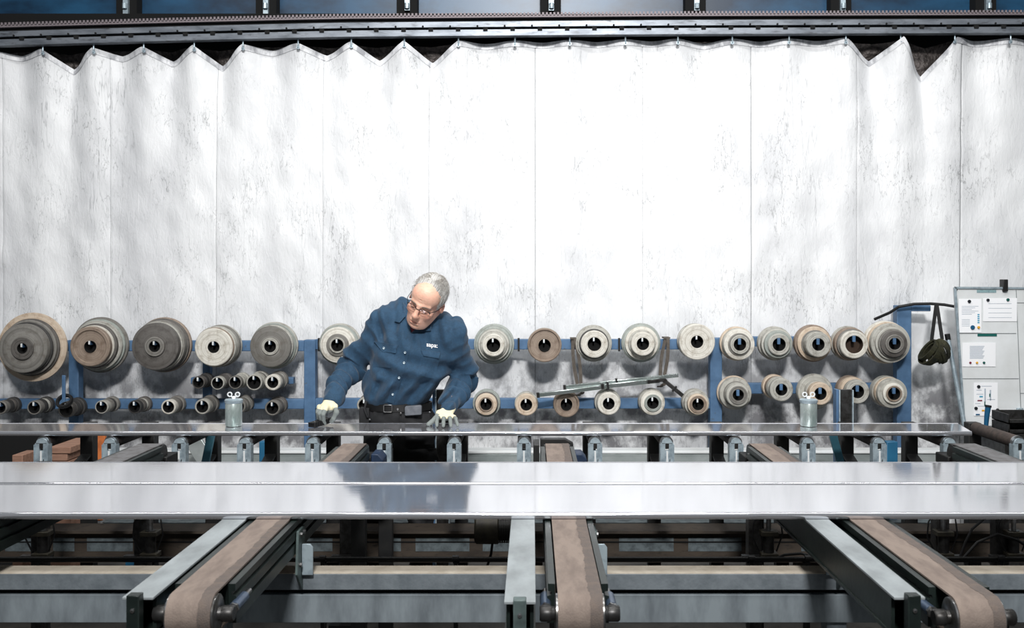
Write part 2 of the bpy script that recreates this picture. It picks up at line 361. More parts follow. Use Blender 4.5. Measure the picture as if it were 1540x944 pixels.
# curtain
HK = [-8, 68, 144, 219, 294.5, 367.5, 450, 529.6, 609, 690, 774.6, 856.7, 940, 1018.6, 1100, 1185, 1270, 1352, 1433, 1516.5, 1598]
SAG = [6, 27, 10, 19, 27, 7, 16, 24, 28, 2, 1, 1, 1, 5, 2, 1, 30, 52, 2, 2]
YC = 6.275
hx = np.array([PX(h, YC) for h in HK])
cur = thing('curtain', 'tall creased white plastic curtain hanging across the hall behind the rack', 'curtain', (0, YC, 0))
nzA = snoise(3, 16, 9.0); nzB = snoise(5, 18, 26.0); nzC = snoise(8, 12, 3.0)
def cur_y(x, z, top):
    ph = np.interp(x, hx, np.arange(len(hx)))
    dep = np.clip((top-z)/1.5, 0, 1)
    sg = np.interp(x, (hx[:-1]+hx[1:])/2, SAG)/40.
    A = (.020+.055*sg)*np.exp(-dep*6.0)+.004
    d = -A*np.cos(2*PI*ph)
    w = np.clip((top-z)/.5, 0, 1)
    d = d+.006*w*nzC(x*1.6, 0*x, z*.2)+.0035*w*nzA(x*1.8, 0*x, z*.8)+.0022*nzB(x*1.3+z*.5, 0*x, z*.8-x*.3)
    d = d+.004*np.sin(x*21+1.4*np.sin(z*1.3))*w
    return YC+d
def sag_z(px, k=1.0):
    """top edge height at photo column px"""
    i = np.clip(np.searchsorted(HK, px)-1, 0, len(SAG)-1); H = np.array(HK); S = np.array(SAG)
    t = (px-H[i])/(H[i+1]-H[i]); t = np.clip(t, 0, 1)
    s = 1-np.abs(2*t-1)**1.05
    return s*S[i]*k
seams = [-155, 5, 165, 325, 485, 645, 805, 967, 1130, 1288, 1444, 1600, 1700]
for a, b_ in zip(seams[:-1], seams[1:]):
    n1 = max(int((b_-a)/2.1), 10); n2 = 330
    ga = {805: .45, 1130: .45, 1444: .6, 325: .2, 645: .2}
    px = np.linspace(a+ga.get(a, .12), b_-ga.get(b_, .12), n1)[:, None]*np.ones((1, n2)); t = np.linspace(0, 1, n2)[None, :]*np.ones((n1, 1))
    x = PX(px, YC); top = PZ(np.interp(px, [0, 500, 1000, 1540], [78, 66, 60.5, 59])+sag_z(px), YC)
    z = .02+(top-.02)*(1-(1-t)**1.0)
    y = cur_y(x, z, top)
    e = np.minimum(px-a, b_-px)/2.1; y = y+np.where(e < .6, .003, 0)
    V = np.stack([x, y, z], -1).reshape(-1, 3); idx = np.arange(n1*n2).reshape(n1, n2)
    Q = np.stack([idx[:-1, :-1], idx[1:, :-1], idx[1:, 1:], idx[:-1, 1:]], -1).reshape(-1, 4)
    mesh_np('curtain_panel', V, Q, M['curtain'], cur)
for sx in seams[1:-1]:
    px = np.array([-1.6, 1.6])[:, None]*np.ones((1, 160))+sx; t = np.linspace(0, 1, 160)[None, :]*np.ones((2, 1))
    x = PX(px, YC); top = PZ(np.interp(px, [0, 500, 1000, 1540], [78, 66, 60.5, 59])+sag_z(px), YC)-.004; z = .02+(top-.02)*t
    idx = np.arange(320).reshape(2, 160); Q = np.stack([idx[:-1, :-1], idx[1:, :-1], idx[1:, 1:], idx[:-1, 1:]], -1).reshape(-1, 4)
    mesh_np('seam', np.stack([x, cur_y(x, z, top)+.011, z], -1).reshape(-1, 3), Q, M['label_grey'] if False else M['seam'], cur)
# hem strip at top and brown lining behind the sags
px = np.linspace(-30, 1590, 1100)[:, None]*np.ones((1, 5)); t = np.linspace(0, 1, 5)[None, :]*np.ones((1100, 1))
x = PX(px, YC); top = PZ(np.interp(px, [0, 500, 1000, 1540], [78, 66, 60.5, 59])+sag_z(px), YC)
z = top-.034+t*.036; y = cur_y(x, z, top)-.004
idx = np.arange(1100*5).reshape(1100, 5); Q = np.stack([idx[:-1, :-1], idx[1:, :-1], idx[1:, 1:], idx[:-1, 1:]], -1).reshape(-1, 4)
mesh_np('hem', np.stack([x, y, z], -1).reshape(-1, 3), Q, M['hem'], cur)
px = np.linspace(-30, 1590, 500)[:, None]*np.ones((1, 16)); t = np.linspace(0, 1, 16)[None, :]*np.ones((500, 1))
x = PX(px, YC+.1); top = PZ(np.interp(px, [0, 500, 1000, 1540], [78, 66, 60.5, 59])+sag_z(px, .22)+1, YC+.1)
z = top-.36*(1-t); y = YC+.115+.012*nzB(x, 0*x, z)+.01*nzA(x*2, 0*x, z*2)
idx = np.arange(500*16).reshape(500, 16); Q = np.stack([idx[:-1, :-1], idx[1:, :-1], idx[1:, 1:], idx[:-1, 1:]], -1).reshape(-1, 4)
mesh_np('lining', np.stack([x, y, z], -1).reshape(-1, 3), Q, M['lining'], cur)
for h in HK[1:-1]:
    x = PX(h, 6.24); zt = PZ(ty(h), 6.24); zb = PZ(np.interp(h, [0, 500, 1000, 1540], [78, 66, 60.5, 59])+4, 6.24)
    MB().tube([(x, 6.21, zt+.01), (x, 6.21, zb+.01), (x, 6.20, zb-.006), (x, 6.22, zb-.012)], .005, 8).lathe((x, 6.212, zb-.006), (0, -1, 0), [(0, .004), (.011, .004), (.011, 0)], 12).build('hook', M['galv'], cur)

# pale trunking along the foot of the curtain
tk = thing('cable_trunking', 'pale metal trunking rail running low behind the far table', 'trunking', (0, 5.75, 0))
zt = PZ(680, 5.75)
MB().box(-3.4, 3.4, 5.75, 5.85, zt-.115, zt-.006).build('trough', M['trunk'], tk, bevel=.006)
MB().box(-3.4, 3.4, 5.74, 5.86, zt-.006, zt+.010).build('lid', M['white'], tk, bevel=.003)
for x in (-2.9, -1.5, -.1, 1.3, 2.7): MB().box(x-.03, x+.03, 5.78, 5.84, 0, zt-.115).build('foot', M['trunk'], tk)

# ------------------------------------------------------------------ rack and rollers
YR = 6.12
rk = thing('steel_rack', 'blue painted steel rack with posts, two long bars and pegs before the curtain', 'rack', (0, YR, 0))
def rpost(px0, px1, pyt, y0=YR, z0=0.0):
    MB().box(PX(px0, y0), PX(px1, y0), y0, y0+.07, z0, PZ(pyt, y0)).build('post', M['blue'], rk, bevel=.004)
rpost(457, 474, 511); rpost(1068, 1086, 508); rpost(1349, 1371, 459); rpost(103, 118, 511, YR+.0)
MB().box(PX(303, YR), PX(314, YR), YR+.02, YR+.07, PZ(600, YR), PZ(512, YR)).build('post', M['blue'], rk, bevel=.003)
def rbeam(a, b_, y0, y1, d=0.0): MB().box(PX(a, YR), PX(b_, YR), YR-.0+d, YR+.055+d, PZ(y1, YR), PZ(y0, YR)).build('crossbar', M['blue'], rk, bevel=.004)
rbeam(-60, 103, 512, 528); rbeam(118, 457, 512, 528); rbeam(474, 1068, 510, 525.5); rbeam(1086, 1349, 506, 521)
rbeam(-60, 103, 600, 615); rbeam(118, 457, 600, 615); rbeam(474, 1068, 599, 614.5); rbeam(1086, 1349, 576, 592)
rbeam(285, 440, 568, 578, .02)
MB().box(PX(1371, YR), PX(1400, YR), YR, YR+.05, PZ(468, YR), PZ(459, YR)).build('side_arm', M['blue'], rk, bevel=.004)
for q in (386, 471+9, 780, 931, 1217-40):
    MB().box(PX(q-1.5, YR), PX(q+1.5, YR), YR-.012, YR, PZ(528, YR), PZ(508, YR)).build('clamp_strip', M['rubber'], rk)
YF = 5.86; S = F/YF
RM = {
 'white': face_ring_mat('worn_white_disc', rgb(218, 216, 208), rgb(180, 176, 166), rgb(140, 130, 114)),
 'cream': face_ring_mat('cream_disc', rgb(204, 190, 172), rgb(176, 158, 138), rgb(140, 112, 88)),
 'pale': face_ring_mat('pale_grey_disc', rgb(184, 183, 176), rgb(142, 141, 134), rgb(98, 92, 82)),
 'grey': face_ring_mat('mid_grey_disc', rgb(132, 130, 125), rgb(88, 86, 82), rgb(84, 78, 70)),
 'dark': face_ring_mat('dark_grey_disc', rgb(96, 93, 90), rgb(74, 70, 66), rgb(52, 48, 44)),
 'brown': face_ring_mat('brown_stained_disc', rgb(150, 136, 122), rgb(116, 100, 88), rgb(98, 80, 66)),
 'black': face_ring_mat('blackened_disc', rgb(60, 59, 58), rgb(44, 43, 42), rgb(30, 29, 28)),
 'green': face_ring_mat('greenish_grey_disc', rgb(162, 168, 163), rgb(118, 124, 120), rgb(112, 116, 108)),
}
def peg(px, py, rp, yf, white):
    x = PX(px-1, yf); zt = PZ(py-rp, yf)
    t = MB().box(x-.0050, x+.0050, yf+.006, YR+.01, zt-.024, zt+.000).build('peg', M['blue'], rk)
    if white: MB().box(x-.0050, x+.0050, yf-.002, yf+.006, zt-.022, zt+.000).build('peg_tip', M['white'], t, bevel=.002)  # lit end of the blue peg painted white
    else: MB().box(x-.009, x+.009, yf-.008, yf+.006, zt-.036, zt+.0005).build('peg_tip', M['blue'], t, bevel=.002)
def roll(px, py, hole, tiers, label, cat='roller', name='stepped_roller', white=True, yf=None, group='worn rollers hung on the blue rack', holemat='bore_shade', pegged=True):
    """tiers from front to back: (outer radius px, thickness m, material, dish radius px or 0)"""
    yf = yf or YR-sum(q[1] for q in tiers)-.008
    sc = yf/F; c = Vector((PX(px, yf), yf, PZ(py, yf))); rh = hole*sc
    t = thing(name, label, cat, c, group)
    d = 0.0; tot = sum(q[1] for q in tiers)
    for i, q in enumerate(tiers):
        r = q[0]*sc; th = q[1]; m = RM[q[2]]; bv = min(.0045, th*.25); dish = q[3]*sc if len(q) > 3 else 0
        r_in = rh if i == 0 else rh
        pr = []
        if dish and i == 0:
            pr = [(rh+.001, d+.012), (rh+.012, d+.010), (max(dish-.006, rh+.014), d+.010), (dish, d), (r-bv, d), (r, d+bv)]
        elif i == 0:
            pr = [(rh+.001, d+.003), (rh+.004, d), ((rh+r)/2-.002, d), ((rh+r)/2, d+.0018), ((rh+r)/2+.002, d), (r-bv, d), (r, d+bv)]
        else:
            pr = [(rh+.001, d+.001), (r-bv*1.2, d+.001), (r-bv*.3, d+bv*.6), (r, d+bv*1.4)]
        pr += [(r, d+th-bv-.002), (r-bv-.002, d+th), (rh+.001, d+th)]
        MB().lathe(c, (0, 1, 0), pr, 56, close=True).build('disc', m, t, smooth=True)
        d += th
    MB().lathe(c, (0, 1, 0), [(rh+.0012, .002), (rh, .003), (rh, .060), (.0005, .061)], 40).build('bore', M[holemat], t, smooth=True)  # black capped sleeve added to paint the shade down the hole
    if pegged: peg(px, py, hole, yf, white)
    return t
# upper row, from the left
roll(33, 524, 7.5, [(17, .012, 'dark'), (37, .045, 'grey', 0), (39, .02, 'black'), (42, .025, 'grey'), (44, .02, 'dark'), (53, .022, 'cream'), (50, .02, 'grey')], 'largest roller with wide cream back disc, at the far left of the upper row')
roll(135, 521, 8.5, [(30, .045, 'brown', 25), (31.5, .02, 'white'), (34, .03, 'dark'), (38, .028, 'pale'), (40, .022, 'green'), (43, .026, 'grey')], 'brown-faced roller in a white rim with stepped rings, second in the upper row')
roll(232, 521, 8, [(15, .012, 'grey'), (35.5, .05, 'dark', 34), (37, .014, 'pale'), (39, .05, 'grey'), (41, .024, 'dark'), (42.5, .03, 'brown')], 'large roller with blotchy black and grey sooty face in the upper row')
roll(321, 522, 8.5, [(28.5, .022, 'white'), (29.5, .012, 'brown'), (31, .06, 'pale'), (32, .045, 'grey'), (32.5, .02, 'pale')], 'roller with flat creamy white face, above the five short tubes')
roll(406, 521, 8.5, [(13, .008, 'pale'), (31, .03, 'grey', 28), (32, .04, 'pale'), (34.5, .022, 'green'), (36, .028, 'pale')], 'roller with grey face and pale hub, just left of the blue post')
roll(507, 519, 9, [(12, .01, 'pale'), (17, .012, 'grey'), (27, .03, 'white'), (30, .03, 'green'), (32, .03, 'pale')], 'pale roller partly hidden behind the bent elbow of the worker')
roll(742, 519, 10, [(17, .035, 'white'), (20.5, .015, 'pale'), (24, .03, 'pale'), (28, .03, 'green'), (31, .035, 'green')], 'many-stepped greenish pale roller right of the worker, upper row')
roll(819, 519, 9, [(25.5, .03, 'brown', 23), (26, .03, 'pale'), (25, .06, 'grey')], 'single-disc roller with a brownish dished face in the upper row')
roll(894, 517.5, 10, [(20.5, .045, 'white'), (22.5, .012, 'black'), (25, .02, 'pale'), (28, .04, 'pale')], 'pale roller with a dark ring groove, beside the left hanging strap')
roll(967, 517, 9, [(18, .045, 'white'), (20.5, .02, 'pale'), (25.5, .025, 'white'), (28, .015, 'green'), (30, .03, 'green')], 'white stepped roller beside the right hanging strap', pegged=True)
roll(1048.5, 514, 9, [(27, .04, 'white'), (26, .04, 'pale'), (27, .03, 'pale')], 'plain flat off-white faced roller, upper row just left of middle blue post', holemat='bore_shade')
roll(1113, 518, 9, [(14.5, .012, 'pale'), (17, .01, 'grey'), (23.5, .035, 'white'), (24, .03, 'pale'), (26, .04, 'cream')], 'white-rimmed roller with grey inner ring, upper row right of middle post', white=False)
roll(1172, 518, 9.5, [(16.5, .02, 'pale'), (21, .03, 'green'), (24, .03, 'pale'), (23, .02, 'dark'), (26, .05, 'pale')], 'greenish grey stepped roller, second right of the middle blue post', white=False)
roll(1231, 518, 9, [(19, .07, 'pale'), (21, .01, 'grey'), (26, .03, 'cream'), (28.5, .05, 'brown')], 'roller with long cream neck and brown-edged rear discs, upper right', white=False)
roll(1285, 518, 13, [(21, .04, 'white'), (23, .02, 'grey'), (25, .05, 'brown'), (26.5, .04, 'pale')], 'roller with bright white ring face and the widest bore', white=False, holemat='hole_rust')
roll(1346, 517, 8.5, [(14, .01, 'grey'), (20, .02, 'dark'), (22, .016, 'grey'), (25, .02, 'pale'), (30, .05, 'pale'), (31.5, .03, 'cream'), (33, .05, 'white')], 'largest roller on the right with dark grey ringed face, against the right blue post', white=False)
# lower row
roll(731, 608, 8.5, [(11, .006, 'brown'), (16.5, .03, 'cream'), (18, .02, 'dark'), (21, .05, 'green')], 'small cream-ringed roller with dark rim, lower row beside the worker')
roll(791.5, 608.5, 8.5, [(16.5, .05, 'cream'), (18, .05, 'pale')], 'small plain cream roller, second right of the worker in the lower row')
roll(852, 608, 8.5, [(19.5, .04, 'brown', 17), (20, .04, 'brown')], 'small roller with reddish brown face below the strapped bars')
roll(915.5, 607, 8.5, [(17, .05, 'white'), (17.5, .03, 'pale'), (20, .06, 'pale')], 'small roller with clean white face in the lower row')
roll(982, 606, 8.5, [(13, .008, 'green'), (18.5, .05, 'white'), (20, .07, 'pale')], 'small white roller with greenish inner ring in the lower row')
roll(1050, 608, 8.5, [(13, .006, 'brown'), (15.5, .04, 'cream'), (19, .04, 'pale'), (20.5, .07, 'pale')], 'small yellowed roller left of the middle blue post, lower row')
roll(1110.5, 594, 8, [(14, .008, 'grey'), (18, .06, 'pale'), (19, .012, 'grey'), (24.5, .05, 'pale'), (26, .03, 'cream')], 'white ring on a broad pale disc, lower row just right of middle post', white=False)
roll(1175.5, 586, 8.5, [(17.5, .05, 'pale'), (18, .05, 'pale'), (17, .06, 'brown'), (19, .05, 'cream')], 'long narrow pale roller sticking out in the lower right row', white=False)
roll(1234, 592, 9, [(17, .06, 'cream'), (18, .05, 'pale'), (27, .05, 'pale')], 'roller with a big plain pale disc behind the right jar', white=False)
roll(1290, 589, 9.5, [(18, .05, 'pale'), (17, .02, 'dark'), (20, .05, 'cream'), (21, .06, 'brown')], 'brown-edged roller half hidden behind the upright grey channel', white=False)
roll(1345, 592, 9, [(12, .008, 'brown'), (16, .02, 'white'), (22.5, .04, 'pale'), (23, .04, 'cream'), (24, .06, 'pale')], 'white double-ringed roller at the foot of the right blue post', white=False)
# small sleeves, lower left and the short row of five
def sleeve(px, py, r, hole, cols, label, yf=None, white=True, last=None, peg_=True):
    ts = [(r, .05, cols[0]), (r*1.02, .05, cols[1]), (r*1.0, .03, cols[2]), (last or r*1.18, .04, cols[1])]
    return roll(px, py, hole, ts, label, name='small_sleeve', cat='sleeve', white=white, yf=yf, group='small sleeves on the lower left of the rack', pegged=peg_)
sleeve(0, 613, 10, 7.6, ['grey', 'black', 'dark'], 'small dark sleeve cut by the left picture edge')
sleeve(51, 613, 10.6, 8.4, ['grey', 'black', 'pale'], 'dark sleeve with pale rear collar, second in the lower left row')
sleeve(99, 616, 12, 9.4, ['dark', 'black', 'black'], 'black sleeve with a ring hanging from its blue hook, third in the lower left row')
sleeve(152.5, 612, 10, 8, ['pale', 'grey', 'black'], 'silver-rimmed sleeve, fourth in the lower left row')
sleeve(202, 612, 10, 8, ['black', 'dark', 'pale'], 'black sleeve with pale rings behind, fifth in the lower left row')
sleeve(253, 612, 11, 8.2, ['white', 'grey', 'dark'], 'sleeve with a bright white rim, sixth in the lower left row')
sleeve(304, 611.5, 11.5, 8.6, ['pale', 'grey', 'grey'], 'grey sleeve with stepped collar, left of the left jar')
sleeve(358, 611, 11, 8.2, ['grey', 'grey', 'pale'], 'grey sleeve hidden behind the left jar')
sleeve(409.5, 613.5, 11.5, 8.6, ['grey', 'dark', 'grey'], 'dark grey sleeve between the left jar and the blue post')
sleeve(548, 609, 11.5, 8.4, ['pale', 'grey', 'grey'], 'pale small roller end beside the worker belt, partly hidden')
sleeve(298, 575, 9.5, 7.6, ['dark', 'black', 'dark'], 'dark short tube, leftmost of the five in the middle row')
sleeve(327, 576, 10, 8, ['pale', 'dark', 'dark'], 'short tube with thin silver rim, second of the five in the middle row')
sleeve(353.5, 575, 10, 8, ['grey', 'pale', 'pale'], 'grey short tube in the centre of the five in the middle row')
sleeve(382, 575, 12, 9.6, ['pale', 'pale', 'grey'], 'wide-mouthed pale short tube, fourth of the five in the middle row')
sleeve(410, 575, 12, 8, ['white', 'grey', 'pale'], 'thick white-rimmed short tube, rightmost of the five in the middle row')
# hook with hanging ring over the third sleeve
t = thing('hanging_hook', 'blue flat hook with a black ring hanging below the largest roller', 'hook', P(96, 570, 5.86))
MB().box(PX(93.5, 5.86), PX(98.5, 5.86), 5.855, 5.865, PZ(604, 5.86), PZ(564, 5.86)).build('shank', M['blue'], t, bevel=.002)
MB().bar(P(96, 566, 5.86), P(96, 566, 6.12), .012, .01).build('arm', M['blue'], t)
c = P(97, 603, 5.85)
MB().lathe(c, (0, -.75, .65), [(.034, -.012), (.046, -.012), (.050, 0), (.046, .012), (.034, .012)], 30, close=True).build('ring', M['rubber'], t, smooth=True)

# strapped bars
def strap(px0, py0, px1, py1, label):
    m = MB(); Y = 6.08
    a = P(px0, py0, Y); b_ = P(px1, py1, Y); n = 10
    for s in (-1, 1):
        pts = [Vector(a).lerp(Vector(b_), i/n)+Vector((s*.012*math.sin(PI*i/n)+s*.006, -.004*s, 0)) for i in range(n+1)]
        for p, q in zip(pts[:-1], pts[1:]): m.bar(p, q, .020, .004, up=(0, 1, 0))
    lp = [Vector(b_)+Vector((.03*math.cos(g)*.6, .028*math.sin(g), -.01-.02*abs(math.sin(g/2)))) for g in np.linspace(0, 2*PI, 13)]
    for p, q in zip(lp[:-1], lp[1:]): m.bar(p, q, .022, .004, up=(0, .3, 1))
    m.box(a[0]-.02, a[0]+.02, Y-.005, Y+.09, a[2]-.004, a[2]+.004)
    tag(m.build('hanging_strap', M['webbing']), label, 'strap', 'webbing straps looped over the rack bar')
strap(863, 509, 872, 587, 'grey-brown webbing strap hanging left of the ring-grooved roller')
strap(1003, 508, 995, 574, 'grey-brown webbing strap hanging left of the flat-faced roller')
def barthing(name, a, b_, w, h, label, m, mid=None):
    t = thing(name, label, 'bar', a); o = MB().bar(a, b_, w, h).build('shaft', m, t, bevel=.002)
    A = Vector(a); B = Vector(b_); d = (B-A).normalized()
    MB().bar(A-d*.004, A+d*.012, w*1.15, h*1.2).build('end_cap', M['dark_steel'], t)
    for k in (mid or []): MB().bar(A.lerp(B, k)-d*.006, A.lerp(B, k)+d*.006, w*1.6, h*1.7).build('clamp', M['rubber'], t)
barthing('metal_bar', P(808, 594, 5.98), P(920, 580, 6.02), .026, .024, 'polished metal bar resting low at the left in the straps', M['alu_bar'])
barthing('metal_bar', P(848, 582, 6.045), P(1020, 564, 6.045), .026, .022, 'longest polished metal bar in the straps, reaching furthest right', M['alu_bar'], [.46])
barthing('metal_bar', P(905, 581, 6.00), P(992, 572, 6.03), .02, .026, 'short shiny flat bar held under the longest bar', M['alu_bar'], [.1])
barthing('metal_bar', P(975, 574, 5.975), P(999, 571, 5.985), .018, .018, 'dark short rod end under the right strap', M['dark_steel'])
barthing('metal_bar', P(999, 572, 5.95), P(1027, 595, 5.93), .02, .022, 'black rod bent down steeply at the right of the strapped bars', M['dark_steel'], [.55])

# cable and webbing bundle at right, leaning pole
pts = [P(1315, 480, 6.2), P(1338, 470, 6.14), P(1352, 461, 6.08), P(1375, 457, 6.07), P(1400, 456.5, 6.06), P(1420, 458, 6.05), P(1437, 461, 6.04)]
tag(MB().tube(pts, .009, 10).build('cable', M['rubber'], smooth=True), 'thick black cable looped over the right rack post towards the whiteboard', 'cable')
t = thing('webbing_bundle', 'dark olive coiled webbing bundle hanging from a black strap', 'webbing', P(1407, 535, 6.02))
for (a, b_) in (((1408, 458), (1401, 512)), ((1409, 458), (1417, 510))):
    MB().bar(P(a[0], a[1], 6.04), P(b_[0], b_[1], 6.0), .02, .006, up=(0, 1, 0)).build('strap', M['rubber'], t)
cb = Vector(P(1408, 533, 5.98))
for k in range(9):
    a = -0.5+k*.16; m = MB(); ax = Vector((math.cos(a), .3*math.sin(k), math.sin(a))); u = ax.orthogonal().normalized(); v = ax.cross(u)
    off = ax*(-.055+k*.0135)
    r1 = .058+.014*math.sin(k*1.1+.5); pts = [cb+off+u*math.cos(g)*r1*.8+v*math.sin(g)*r1*1.25 for g in np.linspace(0, 2*PI, 25)]
    for p, q in zip(pts[:-1], pts[1:]): m.bar(p, q+(q-p)*.15, .008, .026, up=ax)
    m.build('coil', M['olive'], t, smooth=True)
t = thing('leaning_pole', 'slim grey pole leaning between the webbing bundle and whiteboard', 'pole', P(1460, 700, 5.9))
MB().tube([P(1425, 505, 6.0), P(1462, 700, 5.9)], .013, 14).build('shaft', M['galv'], t, smooth=True)
MB().tube([P(1424.4, 502, 6.0), P(1426, 511, 6.0)], .016, 14).build('grip', M['rubber'], t, smooth=True)

# whiteboard
YW = 5.98
def wb(px): return PX(px, YW)
def wz(py): return PZ(py, YW)
wbd = thing('whiteboard', 'large white planning board with ruled fields at the right edge', 'whiteboard', (wb(1490), YW, wz(640)))
MB().prism([(wb(1436), wz(432)), (wb(1620), wz(433)), (wb(1620), wz(642)), (wb(1450), wz(642))], 'y', YW, YW+.03).build('panel', M['white'], wbd, bevel=.002)
fr = MB(); fr.bar((wb(1436), YW-.003, wz(432)), (wb(1450), YW-.003, wz(642)), .012, .012).bar((wb(1436), YW-.003, wz(432.5)), (wb(1620), YW-.003, wz(433.5)), .012, .012, up=(0, 1, 0))
fr.build('frame', M['galv'], wbd)
for i, (a, b_) in enumerate([((1440, 501), (1528, 501)), ((1444, 569), (1532, 569)), ((1528, 436), (1536, 640)), ((1528, 455), (1600, 455)), ((1534, 591), (1600, 591))]):
    MB().bar((wb(a[0]), YW-.0015, wz(a[1])), (wb(b_[0]), YW-.0015, wz(b_[1])), .003, .003, up=(0, 1, 0)).build('rule_line', M['line'], wbd)
MB().box(wb(1469), wb(1498), YW-.002, YW, wz(440), wz(435.5)).build('header_strip', M['label_grey'], wbd)
MB().box(wb(1470), wb(1499), YW-.003, YW, wz(505.5), wz(501.8)).build('header_strip', M['label_green'], wbd)
MB().box(wb(1435), wb(1439), YW-.008, YW, wz(437), wz(431)).build('corner_cap', M['m_black'], wbd)
MB().box(wb(1507), wb(1514), YW-.02, YW+.035, wz(438), wz(420)).build('clip', M['rubber'], wbd, bevel=.003)
MB().box(wb(1528), wb(1537), YW-.02, YW, wz(621), wz(613)).build('latch', M['galv'], wbd, bevel=.003)
def sheet(x0, y0, x1, y1, label, lines):
    t = thing('paper_sheet', label, 'paper', (wb((x0+x1)/2), YW-.003, wz(y1)), 'sheets pinned to the whiteboard')
    MB().box(wb(x0), wb(x1), YW-.004, YW-.0025, wz(y1), wz(y0)).build('sheet', M['paper'], t)
    b = MB()
    for (a, c_, yy, th) in lines: b.box(wb(a), wb(c_), YW-.0048, YW-.004, wz(yy+th), wz(yy))
    if lines: b.build('print', M['ink'], t, kind='stuff')
    return t
sheet(1441.5, 449, 1475.5, 500, 'narrow printed notice with one blue and one yellow magnet, top left of the board', [(1446, 1471-(k % 3)*5, 460+k*2.4, .7) for k in range(6)]+[(1446, 1458, 480+k*2.4, .7) for k in range(5)])
sheet(1478, 448, 1529, 483, 'wide sheet with widely spaced lines, top right of the board', [(1486, 1521, 456+k*7, .6) for k in range(4)])
sheet(1447, 515, 1497, 551, 'blurry printed sheet with three coloured dots below, middle of the board', [(1458, 1480-(k*5) % 4, 520+k*1.8, .9) for k in range(11)])
st = sheet(1464, 575, 1500, 625, 'diagram sheet with tiny coloured boxes at the bottom of the board', [(1475, 1491, 580, .8), (1480, 1482, 584, 20), (1488, 1490, 586, 16), (1468, 1476, 586, .8), (1468, 1478, 592, .8), (1484, 1496, 600, .8), (1466, 1474, 606, .8), (1470, 1490, 610, .8)])
for (x, y, w_, h_, m) in [(1475, 596, 5, 2.2, 'm_cyan'), (1473, 602, 7, 1.8, 'm_red'), (1480.5, 607, 1.6, 7, 'm_green'), (1488, 594, 1.6, 5, 'm_green'), (1478, 617, 4, 2.5, 'm_yellow'), (1470, 623, 6, 2, 'm_blue')]:
    MB().box(wb(x-w_/2), wb(x+w_/2), YW-.0058, YW-.0048, wz(y+h_/2), wz(y-h_/2)).build('coloured_box', M[m], st)
for (x, y, r, m, lb) in [(1457, 453, 2.4, 'm_black', 'black round magnet on the narrow notice'), (1485, 451, 2.2, 'm_black', 'black round magnet on the left of the wide sheet'), (1515, 450.5, 2.2, 'm_green', 'green round magnet on the right of the wide sheet'),
                         (1462, 492, 3.2, 'm_blue', 'large blue round magnet on the narrow notice'), (1471, 492, 2.0, 'm_yellow', 'yellow round magnet beside the large blue one'),
                         (1458.5, 545, 1.6, 'm_red', 'maroon dot magnet under the blurry sheet'), (1468.5, 545, 1.6, 'm_yellow', 'yellow dot magnet under the blurry sheet'), (1479, 545, 1.7, 'm_green', 'dark green dot magnet under the blurry sheet'),
                         (1471, 581, 2.4, 'm_black', 'black magnet at the top of the diagram sheet'), (1467, 613.5, 2.4, 'm_black', 'black magnet at the lower left of the diagram sheet'), (1499.5, 616, 2.3, 'm_black', 'black magnet at the right corner of the diagram sheet'), (1504, 622, 2.4, 'm_black', 'lowest black magnet on the bare board')]:
    tag(MB().lathe((wb(x), YW-.005, wz(y)), (0, -1, 0), [(0, .008), (r*.0035, .008), (r*.004, .006), (r*.004, 0)], 20).build('magnet', M[m], smooth=True), lb, 'magnet', 'round magnets on the whiteboard')
for k in range(5): MB().box(wb(1469.5), wb(1472.5), YW-.0055, YW-.0045, wz(472+k*3+1.8), wz(472+k*3)).build('coloured_box', M['m_cyan'], [o for o in bpy.data.objects if o.name == 'paper_sheet'][0])
t = thing('parts_tray', 'dark grey stacked parts tray at the right edge before the board', 'tray', P(1535, 660, 5.4))
for k in range(2):
    z0 = PZ(652-k*15, 5.4); x0 = PX(1517, 5.4); b = MB(); b.box(x0, x0+.3, 5.4, 5.6, z0, z0+.006); b.box(x0, x0+.006, 5.4, 5.6, z0, z0+.05); b.box(x0, x0+.3, 5.594, 5.6, z0, z0+.05); b.box(x0, x0+.3, 5.4, 5.404, z0, z0+.022)
    b.build('tray_level', M['dark_steel'], t, bevel=.001)
MB().box(PX(1505, 5.4), PX(1600, 5.4), 5.35, 5.7, 0, PZ(652, 5.4)).build('stand', M['dark_steel'], t)
t = tag(MB().tube([P(1483, 640, 5.7), P(1484, 626, 5.7), P(1486, 612, 5.7)], [.012, .014, .016], 14).build('marker_pen', M['m_blue'], smooth=True), 'dark blue upright handle in front of the board', 'handle')
MB().tube([P(1486, 612, 5.7), P(1486.4, 609, 5.7)], .018, 14).build('knob', M['m_black'], t)
MB().tube([P(1483, 640, 5.7), (P(1483, 640, 5.7)[0], 5.7, 0)], .01, 8).build('rod', M['dark_steel'], t)

